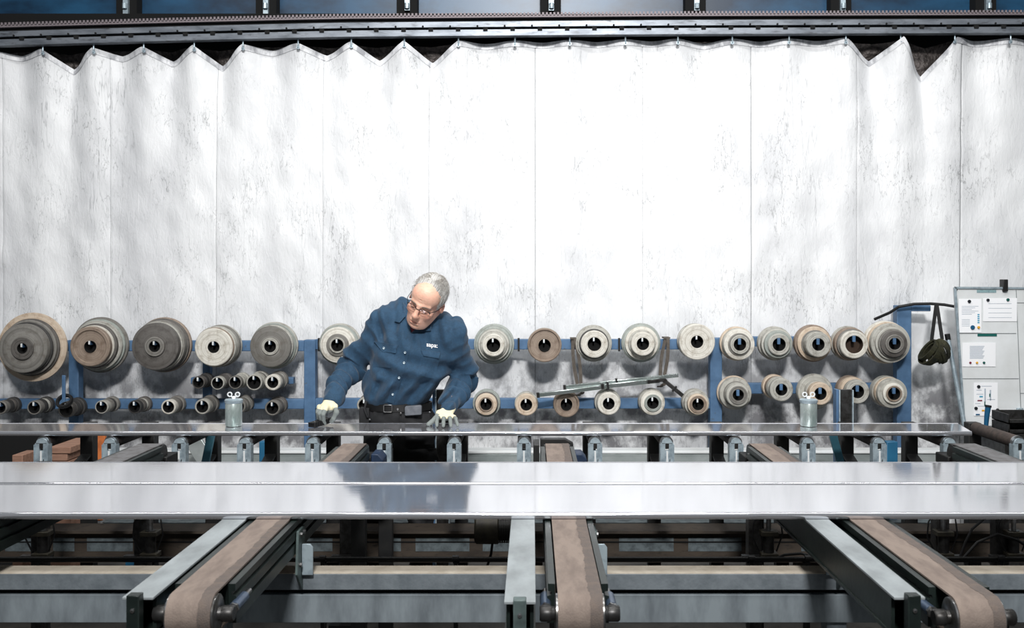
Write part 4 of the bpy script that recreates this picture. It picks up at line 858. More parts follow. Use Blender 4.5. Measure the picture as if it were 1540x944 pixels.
# ------------------------------------------------------------------ the worker (surfaces grown from blended volumes)
class Field:
    def __init__(s, lo, hi, h):
        s.lo = np.array(lo, float); s.h = h; s.n = (np.ceil((np.array(hi)-s.lo)/h)).astype(int)+1
        s.a = np.full(s.n, 0.5, np.float32); s.ax = [s.lo[i]+np.arange(s.n[i])*h for i in range(3)]
    def sub(s, lo, hi):
        i0 = np.clip(np.floor((np.array(lo)-s.lo)/s.h).astype(int), 0, s.n); i1 = np.clip(np.ceil((np.array(hi)-s.lo)/s.h).astype(int)+1, 0, s.n)
        sl = tuple(slice(a, b) for a, b in zip(i0, i1))
        x = s.ax[0][sl[0]][:, None, None]; y = s.ax[1][sl[1]][None, :, None]; z = s.ax[2][sl[2]][None, None, :]
        return sl, x, y, z
    def put(s, d, sl, k, op):
        a = s.a[sl]
        if op == 'add':
            h = np.maximum(k-np.abs(a-d), 0)/k; r = np.minimum(a, d)-h*h*k*.25
        else:
            d = -d; h = np.maximum(k-np.abs(a-d), 0)/k; r = np.maximum(a, d)+h*h*k*.25
        s.a[sl] = r
    def cap(s, p, q, r0, r1, k=.02, op='add', flat=None):
        """tapered capsule; flat=(unit axis, factor) squashes across that axis"""
        p = np.array(p, float); q = np.array(q, float); R = max(r0, r1)*1.25+k+2*s.h
        sl, x, y, z = s.sub(np.minimum(p, q)-R, np.maximum(p, q)+R)
        if 0 in s.a[sl].shape: return
        b = q-p; L = b@b+1e-12
        dx, dy, dz = x-p[0], y-p[1], z-p[2]
        t = np.clip((dx*b[0]+dy*b[1]+dz*b[2])/L, 0, 1)
        ex, ey, ez = dx-t*b[0], dy-t*b[1], dz-t*b[2]
        if flat is not None:
            u = np.array(flat[0], float); u /= np.linalg.norm(u); m = (ex*u[0]+ey*u[1]+ez*u[2])*(1/flat[1]-1)
            ex, ey, ez = ex+m*u[0], ey+m*u[1], ez+m*u[2]
        d = np.sqrt(ex*ex+ey*ey+ez*ez)-(r0+(r1-r0)*t)
        s.put(d.astype(np.float32), sl, k, op)
    def ell(s, c, r, Rm=None, k=.02, op='add'):
        c = np.array(c, float); r = np.array(r, float); R = r.max()+k+2*s.h
        sl, x, y, z = s.sub(c-R, c+R)
        if 0 in s.a[sl].shape: return
        dx, dy, dz = x-c[0], y-c[1], z-c[2]
        if Rm is None: X, Y_, Z = dx, dy, dz
        else:
            X = dx*Rm[0, 0]+dy*Rm[1, 0]+dz*Rm[2, 0]; Y_ = dx*Rm[0, 1]+dy*Rm[1, 1]+dz*Rm[2, 1]; Z = dx*Rm[0, 2]+dy*Rm[1, 2]+dz*Rm[2, 2]
        k0 = np.sqrt((X/r[0])**2+(Y_/r[1])**2+(Z/r[2])**2); k1 = np.sqrt((X/r[0]**2)**2+(Y_/r[1]**2)**2+(Z/r[2]**2)**2)+1e-9
        s.put((k0*(k0-1)/k1).astype(np.float32), sl, k, op)
    def disp(s, fn):
        m = np.abs(s.a) < .05; I = np.nonzero(m)
        x = s.ax[0][I[0]]; y = s.ax[1][I[1]]; z = s.ax[2][I[2]]
        s.a[I] += fn(x, y, z).astype(np.float32)
    def sample(s, p):
        g = (np.asarray(p)-s.lo)/s.h; i = np.clip(np.floor(g).astype(int), 0, s.n-2); f = np.clip(g-i, 0, 1); r = 0
        for a in (0, 1):
            for b in (0, 1):
                for c in (0, 1):
                    w_ = (f[..., 0] if a else 1-f[..., 0])*(f[..., 1] if b else 1-f[..., 1])*(f[..., 2] if c else 1-f[..., 2])
                    r = r+w_*s.a[i[..., 0]+a, i[..., 1]+b, i[..., 2]+c]
        return r
    def surf(s):
        a = s.a; neg = a < 0; nx, ny, nz = a.shape
        cnt = np.zeros((nx-1, ny-1, nz-1), np.int8)
        for i in (0, 1):
            for j in (0, 1):
                for k in (0, 1): cnt += neg[i:nx-1+i, j:ny-1+j, k:nz-1+k]
        act = (cnt > 0) & (cnt < 8); I = np.nonzero(act); n = len(I[0])
        ids = np.full(act.shape, -1, np.int32); ids[I] = np.arange(n)
        ps = np.zeros((n, 3)); c = np.zeros(n)
        cor = [(i, j, k) for i in (0, 1) for j in (0, 1) for k in (0, 1)]
        for u in cor:
            for ax in range(3):
                if u[ax]: continue
                v = list(u); v[ax] = 1
                A = a[I[0]+u[0], I[1]+u[1], I[2]+u[2]]; B = a[I[0]+v[0], I[1]+v[1], I[2]+v[2]]
                m = (A < 0) != (B < 0); t = np.where(m, A/(A-B+1e-20), 0)
                pt = np.array(u, float)[None, :].repeat(n, 0); pt[:, ax] += t
                ps[m] += pt[m]; c[m] += 1
        V = s.lo+(np.stack(I, 1)+ps/c[:, None])*s.h; Q = []
        for ax in range(3):
            b, d = (ax+1) % 3, (ax+2) % 3
            sl0 = [slice(1, -1)]*3; sl0[ax] = slice(0, -1); sl1 = [slice(1, -1)]*3; sl1[ax] = slice(1, None)
            A = neg[tuple(sl0)]; B = neg[tuple(sl1)]
            for cond, flip in ((A & ~B, False), (~A & B, True)):
                J = np.stack(np.nonzero(cond), 1)
                if not len(J): continue
                J = J+1; J[:, ax] -= 1
                q = []
                for (ob, od) in ((-1, -1), (0, -1), (0, 0), (-1, 0)):
                    K = J.copy(); K[:, b] += ob; K[:, d] += od; q.append(ids[K[:, 0], K[:, 1], K[:, 2]])
                q = np.stack(q, 1); Q.append(q[:, ::-1] if flip else q)
        Q = np.concatenate(Q); Q = Q[(Q >= 0).all(1)]
        return V, Q
def paint(o, V, colfn):
    ca = o.data.color_attributes.new('tint', 'FLOAT_COLOR', 'POINT')
    C = np.ones((len(V), 4), np.float32); C[:, :3] = colfn(V); ca.data.foreach_set('color', C.ravel())
def Rx(a): c, s = math.cos(a), math.sin(a); return np.array([[1, 0, 0], [0, c, -s], [0, s, c]])
def Ry(a): c, s = math.cos(a), math.sin(a); return np.array([[c, 0, s], [0, 1, 0], [-s, 0, c]])
def Rz(a): c, s = math.cos(a), math.sin(a); return np.array([[c, -s, 0], [s, c, 0], [0, 0, 1]])
D = math.radians
SHR, ELR, WRR = np.array([-.722, 4.86, 1.368]), np.array([-.893, 4.94, 1.150]), np.array(P(498, 601, 4.68))
SHL, ELL, WRL = np.array([-.380, 4.79, 1.315]), np.array([-.334, 4.93, 1.088]), np.array(P(676, 612, 4.70))
HIP = np.array([-.655, 4.89, .93]); CH = np.array([-.560, 4.83, 1.20]); UC = np.array([-.545, 4.83, 1.315])
NB = np.array(P(629, 480, 4.84)); HC = np.array(P(642, 451, 4.70))
HR = Ry(D(21)) @ Rx(D(31)) @ Rz(D(-9)); HS = 1.03
def hl(x, y, z): return HC+HR @ (np.array([x, y, z])*HS)
man = thing('person', 'grey-haired man in dark blue work shirt and glasses leaning over the far profile', 'person', (-.65, 4.95, 0))
# body: head, neck, trunk, arms and legs in one surface
B = Field((-1.03, 4.50, 0.03), (-.24, 5.22, 1.66), .0036)
def hc(c, r, k=.01, op='add', tilt=None):
    R_ = HR if tilt is None else HR @ tilt
    B.ell(hl(*c), np.array(r)*HS, R_, k, op)
def hcap(a, b, r0, r1, k=.01, op='add'): B.cap(hl(*a), hl(*b), r0*HS, r1*HS, k, op)
hc((0, .018, .030), (.0745, .094, .086), .01)             # cranium
hc((0, -.045, .045), (.060, .045, .055), .03)             # forehead
hc((0, -.030, -.045), (.060, .060, .072), .03)            # face
hc((0, -.058, -.106), (.030, .030, .020), .03)            # chin
for s in (-1, 1):
    hcap((s*.052, .02, -.05), (s*.030, -.045, -.098), .020, .018, .03)   # jaw
    hc((s*.040, -.062, -.030), (.022, .020, .020), .02)                  # cheek
    hcap((s*.012, -.090, .020), (s*.042, -.076, .018), .009, .008, .012) # brow
    hc((s*.031, -.094, -.002), (.017, .014, .012), .012, 'sub')          # eye socket
    hc((s*.030, -.077, -.002), (.0135, .012, .0115), .006)               # lid
    hcap((s*.020, -.097, -.040), (s*.030, -.082, -.068), .0032, .0030, .006, 'sub')  # crease by the nose
    hc((s*.0115, -.101, -.036), (.0075, .010, .007), .006)               # nostril wing
    # ear
    hc((s*.077, .012, -.008), (.009, .019, .031), .006, 'add', Ry(s*D(-9)) @ Rx(D(-8)))
    hc((s*.086, .006, -.006), (.006, .010, .019), .004, 'sub')
hcap((0, -.092, .016), (0, -.112, -.028), .0075, .0115, .012)            # nose
hc((0, -.112, -.031), (.0115, .0105, .0105), .010)
hc((0, -.060, -.072), (.036, .031, .036), .02)
hcap((-.018, -.088, -.0690), (.018, -.088, -.0690), .0055, .0055, .006)   # lips
hcap((-.015, -.088, -.0815), (.015, -.088, -.0815), .0068, .0068, .006)
hcap((-.025, -.0950, -.0755), (.025, -.0950, -.0755), .0030, .0030, .003, 'sub')
hcap((-.014, -.092, -.095), (.014, -.092, -.095), .0035, .0035, .008, 'sub')
for z0 in (.045, .058): hcap((-.035, -.0905, z0), (.035, -.0905, z0+.004), .0012, .0012, .003, 'sub')
B.cap(NB+np.array([0, .02, -.04]), hl(0, .030, -.045), .060, .054, .025)
tr_ = [(HIP, (.138, .092, .10)), (HIP+np.array([.02, -.01, .12]), (.145, .10, .13)), (CH, (.140, .086, .13)), (UC, (.140, .070, .07))]
for c, r in tr_: B.ell(c, r, None, .05)
B.cap(SHR, UC, .042, .046, .03); B.cap(SHL, UC, .042, .046, .03)
for a, b, c in ((SHR, ELR, WRR), (SHL, ELL, WRL)):
    B.cap(a, b, .042, .036, .02); B.cap(b, c, .034, .026, .015)
FT = [(-.775, 4.97), (-.545, 4.99)]
for (fx, fy), s in zip(FT, (-1, 1)):
    B.cap(HIP+np.array([s*.075, 0, -.04]), (fx, fy-.03, .50), .066, .050, .03); B.cap((fx, fy-.03, .50), (fx, fy+.02, .09), .052, .034, .02)
    B.cap((fx, fy+.02, .08), (fx+s*.02, fy-.14, .06), .034, .030, .02)
# hands inside the gloves
V, Q = B.surf()
def skin(V):
    L_ = ((V-HC) @ HR)/HS; n = len(V); C = np.tile(np.array(rgb(224, 178, 156)[:3]), (n, 1))
    def mix(mask, col, k):
        nonlocal C
        m = np.clip(mask, 0, 1)[:, None]*k; C = C*(1-m)+np.array(col[:3])*m
    def blob(c, r): return np.exp(-(((L_-np.array(c))/np.array(r))**2).sum(1))
    mix(blob((0, -.112, -.03), (.016, .02, .016)), rgb(210, 138, 118), .4)
    for s in (-1, 1):
        mix(blob((s*.042, -.07, -.03), (.022, .03, .02)), rgb(206, 124, 104), .45); mix(blob((s*.078, .01, -.01), (.02, .03, .04)), rgb(200, 120, 104), .5)
        mix(blob((s*.030, -.085, -.004), (.016, .02, .008)), rgb(178, 124, 106), .45)
        mix(blob((s*.030, -.09, -.0095), (.013, .02, .0022)), rgb(50, 36, 32), .9)
        mix(np.exp(-((L_[:, 2]-.021)/.0035)**2-((L_[:, 0]-s*.028)/.018)**2)*(L_[:, 1] < -.06), rgb(110, 92, 82), .75)
    mix(np.exp(-((L_[:, 2]+.0755)/.0060)**2-((L_[:, 0])/.020)**2)*(L_[:, 1] < -.07), rgb(150, 74, 68), .8)
    nn = np.sin(L_[:, 0]*210+np.sin(L_[:, 2]*160)*2)*np.sin(L_[:, 2]*190+L_[:, 1]*170); mix(nn, rgb(196, 130, 106), .18)
    return C
M['skin'] = mat('skin', rgb(224, 178, 156), 0.42, 0, attr='tint', bump=0.5, bscale=140, bdist=.003)
M['skin'].node_tree.nodes['Principled BSDF'].inputs['Subsurface Weight'].default_value = .12
M['skin'].node_tree.nodes['Principled BSDF'].inputs['Subsurface Scale'].default_value = .01
body = mesh_np('body', V, Q, M['skin'], man); paint(body, V, skin)
# hair
H = Field(HC-.15, HC+.15, .0026)
H.ell(hl(0, .020, .031), np.array((.0805, .099, .0905))*HS, HR, .01)
H.ell(hl(0, .055, -.020), np.array((.066, .060, .060))*HS, HR, .02)
hn1 = snoise(21, 16, 70); hn2 = snoise(22, 18, 190)
sl, x, y, z = H.sub(HC-.2, HC+.2)
Lx = ((x-HC[0])*HR[0, 0]+(y-HC[1])*HR[1, 0]+(z-HC[2])*HR[2, 0])/HS; Ly = ((x-HC[0])*HR[0, 1]+(y-HC[1])*HR[1, 1]+(z-HC[2])*HR[2, 1])/HS; Lz = ((x-HC[0])*HR[0, 2]+(y-HC[1])*HR[1, 2]+(z-HC[2])*HR[2, 2])/HS
front = -.030-.028*np.clip((np.abs(Lx)-.03)/.04, 0, 1)*(Lz > .01)+.006*hn1(Lx, Ly*.2, Lz*.5)-.012*np.clip((Lz-.09)/.02, 0, 1)
m1 = (front-Ly)*.8
m2 = (-.022-.9*np.clip(Ly-.03, 0, .05)-Lz)*.8
H.a = np.maximum(np.maximum(H.a, m1), m2).astype(np.float32)
for s in (-1, 1): H.ell(hl(s*.086, .006, -.012), np.array((.012, .020, .030))*HS, HR, .004, 'sub')
def hd(x, y, z):
    p = np.stack([x, y, z], -1)-HC; L_ = (p @ HR)/HS
    return .0008*np.sin(L_[..., 0]*700+6*np.sin(L_[..., 2]*40)+3*np.sin(L_[..., 1]*60))+.0016*hn1(*[L_[..., i] for i in range(3)])+.001*hn2(L_[..., 0]*2, L_[..., 1]*.6, L_[..., 2]*.6)
H.disp(hd); V, Q = H.surf()
M['hair'] = mat('grey_hair', rgb(200, 198, 194), 0.6, 0, attr='tint')
hr = mesh_np('hair', V, Q, M['hair'], man)
def hcol(V):
    L_ = ((V-HC) @ HR)/HS; s = .72+.14*np.sin(L_[:, 0]*700+5*np.sin(L_[:, 2]*40)+4*np.sin(L_[:, 1]*50)); s = s+.10*hn2(L_[:, 0]*2, L_[:, 1]*.5, L_[:, 2]*.5)+.08*hn1(L_[:, 0], L_[:, 1]*.5, L_[:, 2])
    top = np.clip((L_[:, 2]-.085)/.03, 0, 1)*np.clip((L_[:, 0]+.02)/.04, 0, 1); s = np.clip(s-.35*top, 0, 1)[:, None]
    return np.array(rgb(92, 88, 84)[:3])*(1-s)+np.array(rgb(208, 207, 204)[:3])*s
paint(hr, V, hcol)
hb = MB(); rr = random.Random(4)
for i in range(900):
    th = rr.uniform(-2.9, 2.9); sx = math.sin(th); cy = math.cos(th)
    ph = rr.uniform(.0, 1.35); p = Vector((.079*sx*math.cos(ph), .020+.098*cy*math.cos(ph), .033+.088*math.sin(ph)))
    if p.y < -.020-.02*(abs(p.x) > .045) or p.z < 0: continue
    d = Vector((rr.uniform(.3, 1)*(1 if p.x > 0 else -.6), rr.uniform(-.1, .9), rr.uniform(-1, -.1))); nrm = Vector((p.x, p.y-.02, p.z-.03)).normalized()
    d = (d-nrm*d.dot(nrm)).normalized(); L1 = rr.uniform(.012, .026)
    q = [p, p+d*L1*.5+nrm*.0035, p+d*L1+nrm*rr.uniform(.000, .004)]
    hb.tube([Vector(hl(*k)) for k in q], [.0006, .0005, .0002], 4, cap=False)
hs = hb.build('hair_strands', M['paper'], hr, smooth=True, kind='stuff')
hs.data.materials[0] = mat('hair_strand', rgb(176, 172, 166), .6, 0, rgb(130, 124, 116), 60)
for s in (-1, 1):
    eb = MB()
    for k in range(14):
        a = k/13; xx = s*(.012+.034*a); p = Vector((xx, -.0985+.012*a*a+.002, .021+.004*math.sin(a*3)))
        eb.tube([Vector(hl(*p)), Vector(hl(p.x+s*.006, p.y-.003, p.z+.002)), Vector(hl(p.x+s*.010, p.y+.001, p.z-.001))], [.0014, .0012, .0005], 5)
    eb.build('eyebrow', mat('eyebrow_grey', rgb(112, 102, 94), .7), man, smooth=True)
# glasses
gl = MB(); lens_m = mat('spectacle_glass', rgb(250, 250, 252), 0.03, 0)
nt_ = lens_m.node_tree; tb_ = nt_.nodes.new('ShaderNodeBsdfTransparent'); gb_ = nt_.nodes.new('ShaderNodeBsdfGlossy'); gb_.inputs['Roughness'].default_value = .03; mx_ = nt_.nodes.new('ShaderNodeMixShader'); mx_.inputs[0].default_value = .07
nt_.links.new(tb_.outputs[0], mx_.inputs[1]); nt_.links.new(gb_.outputs[0], mx_.inputs[2]); nt_.links.new(mx_.outputs[0], [n for n in nt_.nodes if n.type == 'OUTPUT_MATERIAL'][0].inputs['Surface'])
rims = []
for s in (-1, 1):
    pts = []
    for g in np.linspace(0, 2*PI, 29):
        cx, cz = math.cos(g), math.sin(g); pts.append(hl(s*.031+.0255*np.sign(cx)*abs(cx)**.75, -.1035+.010*((s*.031+.0255*cx)/.056)**2*1.4, -.004+.0165*np.sign(cz)*abs(cz)**.8))
    rims.append(pts); gl.tube(pts[:15], .0014, 6); gl.tube(pts[14:], .0005, 6)
    tp = [hl(s*.056, -.090, .006), hl(s*.074, -.060, .008), hl(s*.081, -.005, .006), hl(s*.083, .022, -.002), hl(s*.081, .034, -.022)]
    gl.tube(tp, .0016, 6); gl.tube([hl(s*.052, -.0925, .006), hl(s*.058, -.090, .006)], .003, 6)
gl.tube([hl(-.008, -.1035, .004), hl(0, -.108, .008), hl(.008, -.1035, .004)], .0018, 6)
gl = gl.build('glasses', M['rubber'], man, smooth=True)
for pts in rims:
    c_ = np.mean(pts, 0); MB().add([c_]+pts[:-1], [(0, i+1, (i+1) % 28+1) for i in range(28)]).build('lens', lens_m, gl)
# shirt
S_ = Field((-1.04, 4.54, .89), (-.22, 5.14, 1.50), .0040)
for c, r, k in ((HIP+np.array([.005, -.01, .10]), (.180, .128, .115), .03), (HIP+np.array([.03, -.025, .20]), (.178, .130, .15), .05), (CH, (.186, .124, .16), .06), (UC+np.array([.0, .01, -.02]), (.178, .108, .09), .05)):
    S_.ell(c, r, None, k)
S_.cap(SHR+np.array([.02, 0, -.01]), UC+np.array([-.04, .01, .03]), .070, .070, .04); S_.cap(SHL+np.array([-.02, 0, -.01]), UC+np.array([.04, .01, .02]), .070, .070, .04)
S_.cap(UC+np.array([-.02, .03, .05]), NB+np.array([0, .03, .0]), .080, .066, .04)
S_.cap(P(606, 474, 4.93), P(640, 472, 4.93), .078, .078, .04); S_.cap(P(606, 474, 4.93), SHR+np.array([.02, 0, 0]), .074, .066, .03); S_.cap(P(640, 474, 4.92), SHL+np.array([-.02, 0, 0]), .074, .066, .03)
for a, b, c, so in ((SHR, ELR, WRR, -1), (SHL, ELL, WRL, 1)):
    S_.cap(a, b, .073, .066, .03); S_.cap(b, c*.93+b*.07, .066, .046, .02)
    d_ = (c-b)/np.linalg.norm(c-b); S_.cap(c-d_*.062, c+d_*.010, .041, .044, .008)
S_.cap(SHR+np.array([.03, .0, -.05]), CH+np.array([-.10, 0, 0]), .06, .06, .05); S_.cap(SHL+np.array([-.03, .0, -.05]), CH+np.array([.10, 0, 0]), .06, .06, .05)
f1, f2, f3, f4 = snoise(31, 14, 16), snoise(32, 16, 40), snoise(33, 10, 9), snoise(35, 16, 85)
def arm_coord(x, y, z, a, b, c):
    p = np.stack([x, y, z], -1); best = None; off = 0
    for (u, v) in ((a, b), (b, c)):
        dd = v-u; L_ = np.linalg.norm(dd); dd = dd/L_; t = np.clip((p-u) @ dd, 0, L_); e = p-u-t[..., None]*dd; r = np.linalg.norm(e, axis=-1)
        T_ = t+off
        if best is None: best = (r, T_, e)
        else: m = r < best[0]; best = (np.where(m, r, best[0]), np.where(m, T_, best[1]), np.where(m[..., None], e, best[2]))
        off += L_
    return best
def wr(x, y, z):
    w_ = np.zeros_like(x)
    for (a, b, c, sd) in ((SHR, ELR, WRR, -1), (SHL, ELL, WRL, 1)):
        r, T_, e = arm_coord(x, y, z, a, b, c); L1 = np.linalg.norm(b-a); L2 = np.linalg.norm(c-b)
        out = (x-CH[0])*sd; m = np.clip((.15-r)/.05, 0, 1)*np.clip((out-.15)/.03, 0, 1)
        bend = np.exp(-((T_-L1-.03)/.075)**2); cuff = np.exp(-((T_-L1-L2+.11)/.05)**2)
        ang = np.arctan2(e[..., 0]*sd, -e[..., 1])
        ph = T_*105+1.5*np.sin(ang*1.0+1)+1.3*f3(x, y, z)
        rid = 1-np.sqrt(np.sin(ph*.5)**2+.05)
        w_ += m*(bend*.018+cuff*.016+.007)*(rid-.45)
        ph2 = T_*26+2*np.sin(ang); w_ += m*.0055*np.sin(ph2+f1(x, y, z))
    tm = np.clip((.22-np.abs(x-CH[0]-.0))/.04, 0, 1)
    low = np.exp(-((z-1.045)/.075)**2); mid = np.exp(-((z-1.16)/.09)**2)
    q1 = (x+.62)*.55+(z-1.0)*1.0; q2 = -(x+.62)*1.0+(z-1.0)*.75
    w_ += tm*(low*.018*np.sin(q2*72+1.8*f3(x, y, z))+mid*.013*np.sin(q1*62+2.2*f1(x*.5, y*.5, z*.5)))
    up = np.clip((z-1.2)/.08, 0, 1); w_ += tm*up*.0060*np.sin((x*1.0+.25*z)*85+1.5*f3(x, y, z))
    w_ += +.0075*(1-2*np.abs(f1(x, y, z)))*.7+.0028*f2(x, y, z)+.0008*f4(x, y, z)
    return -w_
S_.disp(wr)
S_.ell(hl(0, -.01, -.01), (.070, .083, .118), HR, .006, 'sub')       # opening round neck and face
V, Q = S_.surf()
M['shirt'] = mat('dark_blue_cotton', rgb(34, 66, 92), 0.82, 0, rgb(28, 56, 79), 34, bump=0.35, bscale=420, bdist=.001, col3=rgb(42, 76, 102), scale3=120, lo3=.5, hi3=.8, sheen=.1)
shirt = mesh_np('shirt', V, Q, M['shirt'], man)
M['stitch'] = mat('shirt_seam', rgb(22, 54, 84), .85)
def hit(px, py, fld=None, off=0.0):
    """points of the worker's front surface along sight lines, used to lay cloth pieces onto the shirt"""
    fld = fld or S_; px = np.asarray(px, float); py = np.asarray(py, float)
    ys = np.arange(4.50, 5.05, .002); X_ = (px[..., None]-VX)/F*ys; Z_ = CZ-(py[..., None]-VY)/F*ys
    v = fld.sample(np.stack([X_, X_*0+ys, Z_], -1)); ins = v < 0; i = np.argmax(ins, -1); i = np.where(ins.any(-1), i, 180)
    yy = ys[i]-off; return np.stack([(px-VX)/F*yy, yy, CZ-(py-VY)/F*yy], -1)
def patch(name, quad, m, nu=14, nv=14, off=.003, th=.003, parent=None, smooth_y=3, bulge=0.0):
    """quad: 4 photo corners (TL, TR, BR, BL) laid over the shirt; thin cloth with real thickness"""
    u = np.linspace(0, 1, nu)[:, None]; v = np.linspace(0, 1, nv)[None, :]; q = np.array(quad, float)
    G = (1-u)[..., None]*(1-v)[..., None]*q[0]+u[..., None]*(1-v)[..., None]*q[1]+u[..., None]*v[..., None]*q[2]+(1-u)[..., None]*v[..., None]*q[3]
    Hh = hit(G[..., 0], G[..., 1]); Y = Hh[..., 1]
    for _ in range(smooth_y):
        Yp = np.pad(Y, 1, mode='edge'); Y = np.minimum(Y, (Yp[:-2, 1:-1]+Yp[2:, 1:-1]+Yp[1:-1, :-2]+Yp[1:-1, 2:])/4)
    Y = Y-off-bulge*np.sin(PI*u)*np.sin(PI*v)
    fr = np.stack([(G[..., 0]-VX)/F*Y, Y, CZ-(G[..., 1]-VY)/F*Y], -1); bk = fr+np.array([0, th+off+.002, 0])
    V = np.concatenate([fr.reshape(-1, 3), bk.reshape(-1, 3)]); n = nu*nv; idx = np.arange(n).reshape(nu, nv); fs = []
    for i in range(nu-1):
        for j in range(nv-1): a = (idx[i, j], idx[i+1, j], idx[i+1, j+1], idx[i, j+1]); fs.append(a); fs.append(tuple(k+n for k in a[::-1]))
    rim = [idx[i, 0] for i in range(nu)]+[idx[-1, j] for j in range(1, nv)]+[idx[i, -1] for i in range(nu-2, -1, -1)]+[idx[0, j] for j in range(nv-2, 0, -1)]
    for k in range(len(rim)): a, b = rim[k], rim[(k+1) % len(rim)]; fs.append((a, b, b+n, a+n))
    return MB().add(V, [tuple(int(i) for i in f) for f in fs]).build(name, m, parent or shirt, smooth=True)
patch('chest_pocket', [(563, 517), (594, 523), (588, 553), (561, 551)], M['shirt'], off=.002, bulge=.004)
patch('pocket_flap', [(562, 513), (598, 519), (595, 531), (575, 528.5)], M['shirt'], off=.009)
patch('chest_pocket', [(634, 530), (662, 535), (654, 570), (627, 563)], M['shirt'], off=.002, bulge=.004)
patch('pocket_flap', [(633, 526), (663, 530), (660, 539), (637, 535)], M['shirt'], off=.009)
patch('front_placket', [(615, 500), (624, 502), (592, 607), (582, 604)], M['shirt'], 6, 60, off=.0035)
patch('undershirt', [(609, 470), (640, 483), (633, 497), (619, 500)], mat('dark_red_undershirt', rgb(96, 36, 46), .85), off=.001, th=.002)
patch('collar', [(606, 455), (613, 466), (618, 500), (607, 470)], M['shirt'], 8, 16, off=.012)
patch('collar', [(607, 466), (611, 474), (601, 485), (593, 483)], M['shirt'], 10, 10, off=.015)
patch('collar', [(641, 480), (650, 477), (648, 497), (619, 500)], M['shirt'], 12, 10, off=.013)
for (x, y) in ((577, 523.5), (609, 530), (607.5, 545.5), (600, 568), (590.5, 593)):
    p = hit(x, y, off=.014 if y > 525 else .018); MB().lathe(p+np.array([0, .004, 0]), (0, -1, 0), [(.006, 0), (.006, .002), (.0045, .003), (.001, .002)], 14).build('button', M['galv'], shirt, smooth=True)
# lettering on the chest
tc_ = bpy.data.curves.new('lettering', 'FONT'); tc_.body = 'sapa:'; tc_.size = 1.0; tc_.offset = .022; to = bpy.data.objects.new('tmp', tc_); SC.collection.objects.link(to)
bpy.context.view_layer.update(); me_ = to.evaluated_get(bpy.context.evaluated_depsgraph_get()).to_mesh(); tv = np.array([v.co[:] for v in me_.vertices]); tf = [tuple(p.vertices) for p in me_.polygons]
to.evaluated_get(bpy.context.evaluated_depsgraph_get()).to_mesh_clear(); bpy.data.objects.remove(to)
w0, w1 = tv[:, 0].min(), tv[:, 0].max(); sc_ = 16.5/(w1-w0); ux = np.array([1, .13]); px_ = 641.5+(tv[:, 0]-w0)*sc_*ux[0]; py_ = 520.5+(tv[:, 0]-w0)*sc_*ux[1]-tv[:, 1]*sc_*1.05
hh = hit(px_, py_); yy = np.full(len(tv), hh[:, 1].min()-.003) if False else hh[:, 1]-.004
lv = np.stack([(px_-VX)/F*yy, yy, CZ-(py_-VY)/F*yy], -1); MB().add(lv, tf).build('lettering', M['paper'], shirt)
# gloves
def glove(name, wr_, pal, dirp, nrm, fingers, thumb, flatn):
    lo = np.min([wr_, pal]+[k for f in fingers for k in f[0]]+thumb[0], 0)-.05; hi = np.max([wr_, pal]+[k for f in fingers for k in f[0]]+thumb[0], 0)+.05
    G = Field(lo, hi, .0019)
    G.cap(wr_-(pal-wr_)*.25, wr_+(pal-wr_)*.2, .026, .028, .01)
    G.cap(wr_, pal, .030, .033, .012, flat=(nrm, .62))
    for pts, r in fingers:
        G.cap(pal*.45+pts[0]*.55, pts[0], r*1.5, r*1.15, .012)
        for a, b, ra, rb in zip(pts[:-1], pts[1:], (1.12, 1.0, .93), (1.0, .93, .84)): G.cap(a, b, r*ra, r*rb, .0035)
    pts, r = thumb; G.cap(wr_*.45+pal*.55, pts[0], r*1.55, r*1.25, .014)
    for a, b in zip(pts[:-1], pts[1:]): G.cap(a, b, r*1.15, r*.95, .004)
    gn = snoise(77, 12, 120); G.disp(lambda x, y, z: .0006*gn(x, y, z))
    V, Q = G.surf(); o = mesh_np(name, V, Q, M['glove'], man)
    tips = [k for f in fingers for k in f[0][1:]]+thumb[0][1:]; segs_ = [(f[0][0], f[0][1], .5) for f in fingers]
    def col(V):
        C = np.tile(np.array(rgb(222, 214, 182)[:3]), (len(V), 1)); g = np.zeros(len(V))
        for f in fingers+[thumb]:
            pts = f[0]; a = pts[0]*.55+pts[1]*.45
            for u, v in zip([a]+list(pts[1:-1]), pts[1:]):
                d = v-u; t = np.clip((V-u) @ d/(d @ d), 0, 1); e = np.linalg.norm(V-u-t[:, None]*d, axis=1); g = np.maximum(g, np.clip((f[1]*1.55-e)/.002, 0, 1)*np.clip((((V-u) @ d)/(d @ d)+.1)/.15, 0, 1))
        g = np.maximum(g, np.clip(((V-pal) @ np.array(flatn)-.012)/.004, 0, 1)); g = g[:, None]
        return C*(1-g)+np.array(rgb(120, 127, 125)[:3])*g
    paint(o, V, col); return o
M['glove'] = mat('work_glove', rgb(222, 214, 182), .8, 0, attr='tint', bump=.5, bscale=700, bdist=.001)
a3 = lambda *q: np.array(P(*q))
